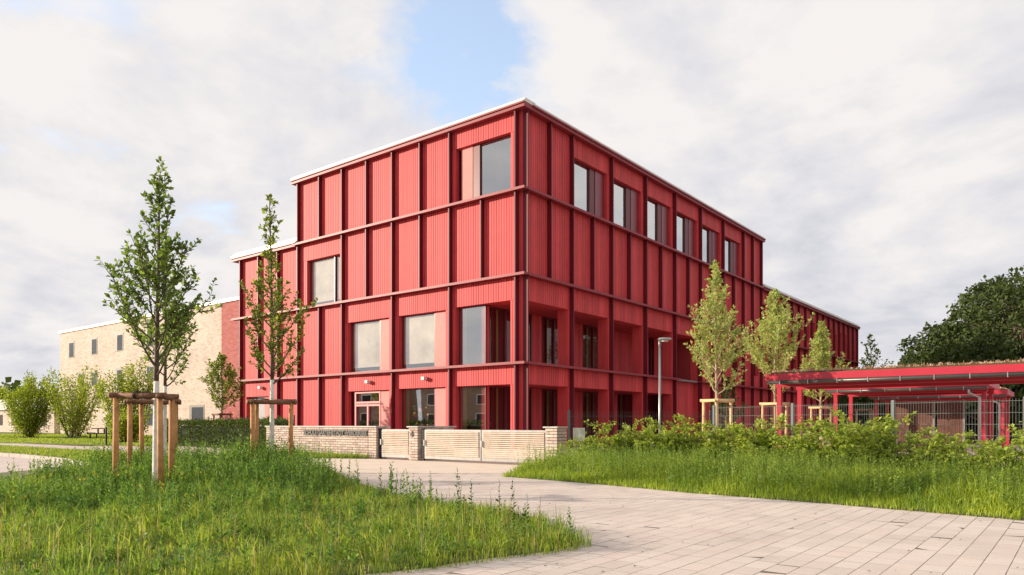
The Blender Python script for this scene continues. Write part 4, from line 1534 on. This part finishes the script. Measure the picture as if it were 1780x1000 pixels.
woods = [(1592, 92, 10.5, 6.5, "lowest rounded oak at the thin end of the wood"), (1632, 84, 12.6, 8, "dark oak second from the thin end of the wood"), (1680, 80, 14.2, 9, "dark oak stepping up in the middle of the wood"),
         (1722, 74, 14.9, 9, "dark oak just below the tallest crown of the wood"), (1768, 66, 15.2, 9.5, "tallest dark oak of the wood above the shelter roof"), (1838, 60, 14.6, 10, "dark oak cut by the photo's edge"),
         (1660, 66, 8.0, 7, "lower lighter oak in front of the wood's middle"), (1745, 58, 8.8, 7, "lower oak in front of the tallest crown"), (1508, 52, 4.0, 4.5, "low bush seen under the farthest shelter roof"), (1560, 50, 4.2, 5, "low bush behind the plank screen's outer edge"), (1625, 47, 4.2, 5, "low bush behind the plank screen's middle"), (1690, 44, 4.2, 5, "low bush behind the zinc downpipe"), (1760, 41, 4.2, 5.5, "low bush behind the shelters at the photo's edge"), (1985, 58, 19.5, 11, "oak outside the frame mirrored in the top windows"), (2110, 60, 20, 12, "second oak outside the frame mirrored in the top windows")]
for i, (px, Y, H, W, lab) in enumerate(woods):
    x, y = at(px, Y)
    big_tree(lab, (x, y, -0.05), H, W, 80 + i, L_WOOD if i not in (6,) else leaf_mat("lighter_oak_leaf", (0.03, 0.06, 0.012), (0.11, 0.15, 0.03), 0.25), n=9000 if i < 8 else 4000, base=0.03 if H < 5 else 0.08 if H < 9 else 0.15)
# far tree line on the horizon beyond the lawn
tl = link("far_treeline", None)
tag(tl, "low dark line of trees on the horizon beyond the hornbeams", None, None, "stuff")
rng = np.random.default_rng(99)
n = 9000
px = rng.uniform(-700, 100, n)
Yd = rng.uniform(150, 190, n)
hh = 7.0 + 2.5 * np.sin(px / 23.0) + 1.5 * np.sin(px / 9.0)
X = (px - 890) / 1266 * Yd - 0.46
Y_ = Yd - 30.8
P = np.column_stack([X * 0.786 - Y_ * 0.618, X * 0.618 + Y_ * 0.786, hh * rng.random(n) ** 0.7])
V, F = leaf_geo(P, rng.normal(0, 1, (n, 3)), rng.normal(0, 1, (n, 3)), rng.uniform(.8, 2.2, n), 0.45)
np_mesh("foliage", V, F, L_WOOD, tl)
# distant low building and street furniture on the lawn
db = thing("distant_house", "low pale distant building behind the round hornbeam", "building")
dx, dy = at(20, 95)
MB().box(dx - 12, dx + 14, dy, dy + 8, 0, 2.9).build("wall", M_CREAM, db)
MB().box(dx - 12.3, dx + 14.3, dy - 0.3, dy + 8.3, 2.9, 4.3).build("roof", M_CAP, db)
for k in range(5):
    MB().box(dx - 10 + 5 * k, dx - 8.2 + 5 * k, dy - 0.02, dy - 0.004, 0.9, 2.3).build("window", M_DARK, db)
bo = thing("bollard", "slim black bollard at the edge of the back lawn", "bollard", (-21.0, -7.9, 0))
MB().tube([(0, 0, 0), (0, 0, 0.93)], 0.05, 10).build("post", M_BLACK, bo)
MB().tube([(0, 0, 0.93), (0, 0, 0.96)], [0.05, 0.03], 10).build("cap", M_GALV, bo)
pb = thing("picnic_table", "dark picnic table between the two nearest hornbeams on the lawn", "table", (*at(176, 52), 0.02), vx)
MB().box(-0.9, 0.9, -0.35, 0.35, 0.72, 0.78).build("table_top", M_BLACK, pb)
for s in (-1, 1):
    MB().box(-0.9, 0.9, s * 0.75 - 0.13, s * 0.75 + 0.13, 0.42, 0.46).build("bench", M_BLACK, pb)
    MB().box(s * 0.7 - 0.04, s * 0.7 + 0.04, -0.7, 0.7, 0.36, 0.419).build("cross_bar", M_BLACK, pb)
    for k in (-1, 1):
        MB().box(s * 0.7 - 0.04, s * 0.7 + 0.04, k * 0.5 - 0.04, k * 0.5 + 0.04, 0, 0.359).build("leg", M_BLACK, pb)
    MB().box(s * 0.7 - 0.04, s * 0.7 + 0.04, -0.04, 0.04, 0.42, 0.719).build("support", M_BLACK, pb)


# ------------------------------------------------------------------ grass, weeds, seed heads
def blades(P, H, W, lean, rng):
    """5-vertex blades bent over: one quad as two triangles plus a tip"""
    n = len(P)
    az = rng.uniform(0, 6.283, n)
    s = np.column_stack([np.cos(az), np.sin(az), np.zeros(n)])
    a2 = rng.uniform(0, 6.283, n)
    l = np.column_stack([np.cos(a2), np.sin(a2), np.zeros(n)]) * (lean * rng.random(n))[:, None]
    up = np.array([0, 0, 1.0])
    V = np.empty((n, 5, 3))
    h = H[:, None]; w = W[:, None] / 2
    V[:, 0] = P - s * w
    V[:, 1] = P + s * w
    m = P + up * h * 0.55 + l * h * 0.22
    V[:, 2] = m + s * w * 0.8
    V[:, 3] = m - s * w * 0.8
    V[:, 4] = P + up * h * (1 - 0.3 * np.linalg.norm(l, axis=1)[:, None]) + l * h * 0.8
    b = (np.arange(n) * 5)[:, None]
    F = np.concatenate([b + np.array([[0, 1, 2]]), b + np.array([[0, 2, 3]]), b + np.array([[3, 2, 4]])], axis=0)
    return V.reshape(-1, 3), F


def fbm(x, y, s, seed):
    return np.array([mnoise.fractal(Vector((a * s, b * s, seed)), 1.0, 2.0, 3) for a, b in zip(x, y)])


def scatter(poly, n, rng, edge=0.0):
    p = np.array(poly)
    x0, y0 = p.min(0); x1, y1 = p.max(0)
    out = np.empty((0, 2))
    while len(out) < n:
        q = np.column_stack([rng.uniform(x0, x1, n * 2), rng.uniform(y0, y1, n * 2)])
        out = np.concatenate([out, q[in_poly(q[:, 0], q[:, 1], poly)]])
    return out[:n]


def seen(q, margin=60, dmax=60):
    px, py = cam_px_np(q)
    d = (q[:, 0] - CAM.x) * -0.618 + (q[:, 1] - CAM.y) * 0.786
    return (d > 2.6) & (px > -margin * 5) & (px < 1780 + margin * 5) & (py < 1300) & (d < dmax)


def cam_px_np(q):
    X = (q[:, 0] - CAM.x) * 0.786 + (q[:, 1] - CAM.y) * 0.618
    Y = np.maximum((q[:, 0] - CAM.x) * -0.618 + (q[:, 1] - CAM.y) * 0.786, 0.05)
    return 890 + 1266 * X / Y, 737 + 1266 * 1.1 / Y


def depth_np(q):
    return (q[:, 0] - CAM.x) * -0.618 + (q[:, 1] - CAM.y) * 0.786


rng = np.random.default_rng(5)
# island around the white stems
ISL = [p for p in MEADOW if p[0] > -4.7] + [(-4.6, -12.8)]
ISL = [(-3.0, -12.75), (0.5, -12.9), (5.2, -14.1), (8.0, -15.85), (9.5, -16.75), (11.6, -17.4), (13.3, -17.85), (14.4, -18.4), (15.12, -18.95), (15.07, -19.4), (14.9, -19.85), (14.74, -20.5), (14.52, -21.1), (13.8, -22.8), (13.0, -26.0), (7.7, -26.0), (6.7, -22.5), (5.3, -19.9), (2.7, -17.5), (-1.0, -16.3)]


def weed_zone(q):
    """1 where the tall weeds stand (a ragged clump round the stems), 0 in the mown front"""
    n1, n2 = fbm(q[:, 0], q[:, 1], 0.7, 12.0), fbm(q[:, 0], q[:, 1], 2.2, 15.0)
    dd = depth_np(q)
    d = dd + 1.1 * n1 + 0.5 * n2
    f = np.clip((d - 7.8) / 3.2, 0, 1) * np.clip((14.6 - dd + 0.5 * n2) / 0.8, 0, 1)
    edge = -(4.13 * (q[:, 1] + 15.8) + 3.1 * (q[:, 0] - 7.07)) / 5.16      # metres inside the clump's paving side
    return f * np.clip((edge + 0.25 + 0.5 * n2) / 0.7, 0, 1)


def swell(poly, r):
    c = np.mean(np.array(poly), 0)
    return [tuple(np.array(p) + (np.array(p) - c) / np.linalg.norm(np.array(p) - c) * r) for p in poly]


q = scatter(swell(ISL, 0.13), 230000, rng)
q = q[seen(q)]
d = depth_np(q)
keep = rng.random(len(q)) < np.clip(9.0 / np.maximum(d, 1), 0.35, 1.0)
q = q[keep]; d = d[keep]
pat = fbm(q[:, 0], q[:, 1], 0.9, 1.0)
patf = fbm(q[:, 0], q[:, 1], 3.0, 4.0)
wz = weed_zone(q)
h = (0.055 + 0.10 * np.clip(pat + 0.35, 0, 1.2) + 0.13 * np.clip(patf + .15, 0, 1)) * rng.uniform(0.3, 1.35, len(q)) * (0.85 + 1.0 * wz)
# fringe along the paving on the tip side is longer
fr = np.clip((q[:, 0] - 12.2) / 2.0, 0, 1) * np.clip((q[:, 1] + 20.6) / 1.2, 0, 1)
h *= 1 + 0.9 * fr * rng.random(len(q))
w_ = rng.uniform(0.0035, 0.008, len(q)) * np.clip(d / 7, 0.9, 2)
V, F = blades(np.column_stack([q, np.full(len(q), 0.008)]), h, w_, rng.uniform(0.4, 1.7, len(q)), rng)
tag(np_mesh("island_grass", V, F, L_GRASS), "uneven green grass covering the foreground island", None, None, "stuff")
del V, F


def weeds(name, label, q, H, material, rng, leaves=16, size=0.055, w=0.22):
    n = len(q)
    base = np.column_stack([q, np.full(n, 0.03)])
    az = rng.uniform(0, 6.283, n)
    lean = np.column_stack([np.cos(az), np.sin(az), np.zeros(n)]) * rng.uniform(0, 0.2, n)[:, None]
    Vs, Fs = blades(base, H, np.full(n, 0.008), np.full(n, 0.1), rng)
    idx = np.repeat(np.arange(n), leaves)
    t = np.tile((np.arange(leaves) + 0.5) / leaves, n) + rng.uniform(-.03, .03, n * leaves)
    t = 0.12 + 0.88 * t
    P = base[idx] + lean[idx] * (t * H[idx])[:, None] * 0.3
    P[:, 2] += t * H[idx]
    a = rng.uniform(0, 6.283, n * leaves)
    D = np.column_stack([np.cos(a), np.sin(a), 0.3 + 1.0 * t])
    S = size * (1.25 - 0.85 * t) * rng.uniform(0.7, 1.4, n * leaves) * (H[idx] / 0.55) ** 0.5
    V, F = leaf_geo(P, D, np.tile([[0, 0, 1.0]], (len(P), 1)) + rng.normal(0, .4, P.shape), S, w)
    F = F + len(Vs)
    o = np_mesh(name, np.concatenate([Vs, V]), np.concatenate([Fs, F]), material)
    return tag(o, label, None, None, "stuff")


q = scatter(ISL, 27000, rng)
q = q[seen(q)]
wz = weed_zone(q)
pat = fbm(q[:, 0], q[:, 1], 0.55, 9.0)
keep = rng.random(len(q)) < (0.06 + 0.94 * wz) * np.clip(0.75 + 0.8 * pat, 0.2, 1)
q = q[keep]
pat = pat[keep]
H = (0.50 + 0.30 * pat) * rng.uniform(0.4, 1.6, len(q)) * (0.36 + 0.46 * np.clip((depth_np(q) - 8.5) / 4.5, 0, 1))
tq = scatter(ISL, 1500, rng)
tq = tq[seen(tq) & (weed_zone(tq) < 0.6)]
tn = 26
idx = np.repeat(np.arange(len(tq)), tn)
P = np.column_stack([tq[idx] + rng.normal(0, 0.035, (len(idx), 2)), np.full(len(idx), 0.01)])
th = rng.uniform(0.10, 0.30, len(tq))[idx] * rng.uniform(0.5, 1.2, len(idx))
V, F = blades(P, th, rng.uniform(0.005, 0.011, len(idx)), rng.uniform(0.6, 2.2, len(idx)), rng)
tag(np_mesh("grass_tufts", V, F, L_GRASS), "bright arching tufts of coarse grass on the island", None, None, "stuff")
cl = scatter(ISL, 60000, rng)
cl = cl[seen(cl)]
cl = cl[rng.random(len(cl)) < np.clip(0.25 + 1.2 * fbm(cl[:, 0], cl[:, 1], 1.4, 21.0), 0, 1)]
P = np.column_stack([cl, rng.uniform(0.03, 0.13, len(cl))])
V, F = leaf_geo(P, np.column_stack([rng.normal(0, 1, (len(P), 2)), rng.uniform(0, .6, len(P))]), np.tile([[0, 0, 1.0]], (len(P), 1)) + rng.normal(0, .5, P.shape), rng.uniform(.018, .05, len(P)), 0.36)
tag(np_mesh("clover_leaves", V, F, L_WEED), "low broad-leaved plants between the grass of the island", None, None, "stuff")
weeds("island_weeds", "tall green weeds crowding round the white stems and stakes", q, H, L_WEED, rng, 20, 0.078)
# grass seed stalks and thistles at the tip of the island
q = scatter(ISL, 2600, rng)
q = q[seen(q)]
keep = rng.random(len(q)) < np.clip((q[:, 0] - 10.5) / 4.0, 0.012, 0.7) * np.clip(fbm(q[:, 0], q[:, 1], 1.2, 3.0) + 0.45, 0, 1)
q = q[keep]
weeds("seed_stalks", "dry straw-coloured grass stalks with seed heads on the island", q, rng.uniform(0.16, 0.42, len(q)), L_SEED, rng, 9, 0.022, 0.16)
tip = np.array([(13.0, -18.05), (13.75, -18.45), (12.6, -17.85), (14.1, -18.65), (11.9, -17.6), (10.8, -17.2), (13.4, -18.7), (14.45, -18.9)])
weeds("thistle_stalks", "tall leafy thistle stalks along the island's pointed edge", tip, rng.uniform(0.35, 0.6, len(tip)), L_HEDGE, rng, 22, 0.06, 0.26)
q = scatter(ISL, 260, rng)
P = np.column_stack([q, rng.uniform(0.15, 0.42, len(q))])
P = P[seen(q) & (weed_zone(q) > 0.2)]
V, F = leaf_geo(np.repeat(P, 5, 0), rng.normal(0, 1, (len(P) * 5, 3)), np.tile([[0, 0, 1.0]], (len(P) * 5, 1)), np.full(len(P) * 5, 0.028), 0.4)
tag(np_mesh("yellow_flowers", V, F, L_FLOWER), "small yellow flowers scattered among the weeds", None, None, "stuff")

# sunny strip before the mesh fence
q = scatter(swell(RLAWN, 0.10), 105000, rng)
q = q[seen(q)]
edge = np.clip((q[:, 1] - (-12.9 - (q[:, 0] - 9.2) * 0.17)) / 1.6, 0, 1)   # 0 at the paving, 1 towards the hedge
pat = fbm(q[:, 0], q[:, 1], 0.8, 6.0)
h = (0.07 + 0.34 * edge ** 1.1 * np.clip(0.8 + 0.6 * pat, 0.3, 1.4)) * rng.uniform(0.55, 1.25, len(q))
V, F = blades(np.column_stack([q, np.full(len(q), 0.008)]), h, rng.uniform(0.006, 0.012, len(q)), np.full(len(q), 0.7), rng)
tag(np_mesh("strip_grass", V, F, L_GRASSR), "sunny long grass between the paving and the beech shrubs", None, None, "stuff")
q = scatter(RLAWN, 11000, rng)
q = q[seen(q)]
edge = np.clip((q[:, 1] - (-12.9 - (q[:, 0] - 9.2) * 0.17)) / 1.6, 0, 1)
keep = rng.random(len(q)) < edge * np.clip(0.6 + fbm(q[:, 0], q[:, 1], 0.6, 2.0), 0.1, 1)
q = q[keep]
weeds("strip_weeds", "light green weeds standing in the long grass before the fence", q, rng.uniform(0.25, 0.66, len(q)), L_STRIPW, rng, 16, 0.058)

# far strip with the kerb, verge under the lettered wall, back lawn
FAR = [(-36, -15.4), (-36, -12.7), (-8.8, -12.75), (-3.0, -12.8), (-1.0, -16.3), (-4.6, -15.65), (-9, -15.35), (-14, -15.4)]
q = scatter(FAR, 42000, rng)
q = q[seen(q, dmax=80)]
h = 0.13 * rng.uniform(0.5, 1.4, len(q))
V, F = blades(np.column_stack([q, np.full(len(q), 0.03)]), h, rng.uniform(0.012, 0.022, len(q)), np.full(len(q), 0.8), rng)
tag(np_mesh("kerb_strip_grass", V, F, L_GRASS), "short grass on the strip behind the kerb", None, None, "stuff")
q = scatter(WVERGE, 6000, rng)
h = 0.13 * rng.uniform(0.4, 1.6, len(q))
V, F = blades(np.column_stack([q, np.full(len(q), 0.02)]), h, rng.uniform(0.008, 0.016, len(q)), np.full(len(q), 0.8), rng)
tag(np_mesh("verge_grass", V, F, L_GRASS), "narrow grass verge at the foot of the lettered wall", None, None, "stuff")
q = scatter(WVERGE, 120, rng)
weeds("verge_weeds", "scattered weeds at the foot of the lettered wall", q, rng.uniform(0.15, 0.5, len(q)), L_WEED, rng, 14, 0.06)
q = scatter(BLAWN, 90000, rng)
q = q[seen(q, dmax=75)]
V, F = blades(np.column_stack([q, np.full(len(q), 0.02)]), 0.07 * rng.uniform(0.5, 1.4, len(q)), rng.uniform(0.02, 0.04, len(q)), np.full(len(q), 0.8), rng)
tag(np_mesh("back_lawn_grass", V, F, L_GRASSR), "bright short grass under the hornbeams", None, None, "stuff")
# fallen leaves on the paving
lt = np.column_stack([rng.uniform(9, 19, 260), rng.uniform(-22, -12, 260)])
ok = ~in_poly(lt[:, 0], lt[:, 1], MEADOW) & ~in_poly(lt[:, 0], lt[:, 1], RLAWN)
lt = lt[ok][:110]
V, F = leaf_geo(np.column_stack([lt, np.full(len(lt), 0.012)]), np.column_stack([rng.normal(0, 1, (len(lt), 2)), np.zeros(len(lt))]), np.tile([[0, 0, 1.0]], (len(lt), 1)), rng.uniform(.015, .045, len(lt)), 0.3, 0.15)
tag(np_mesh("fallen_leaves", V, F, mat("dry_leaf", (0.16, 0.10, 0.06), 0.8)), "dry leaf litter scattered on the paving", None, None, "stuff")
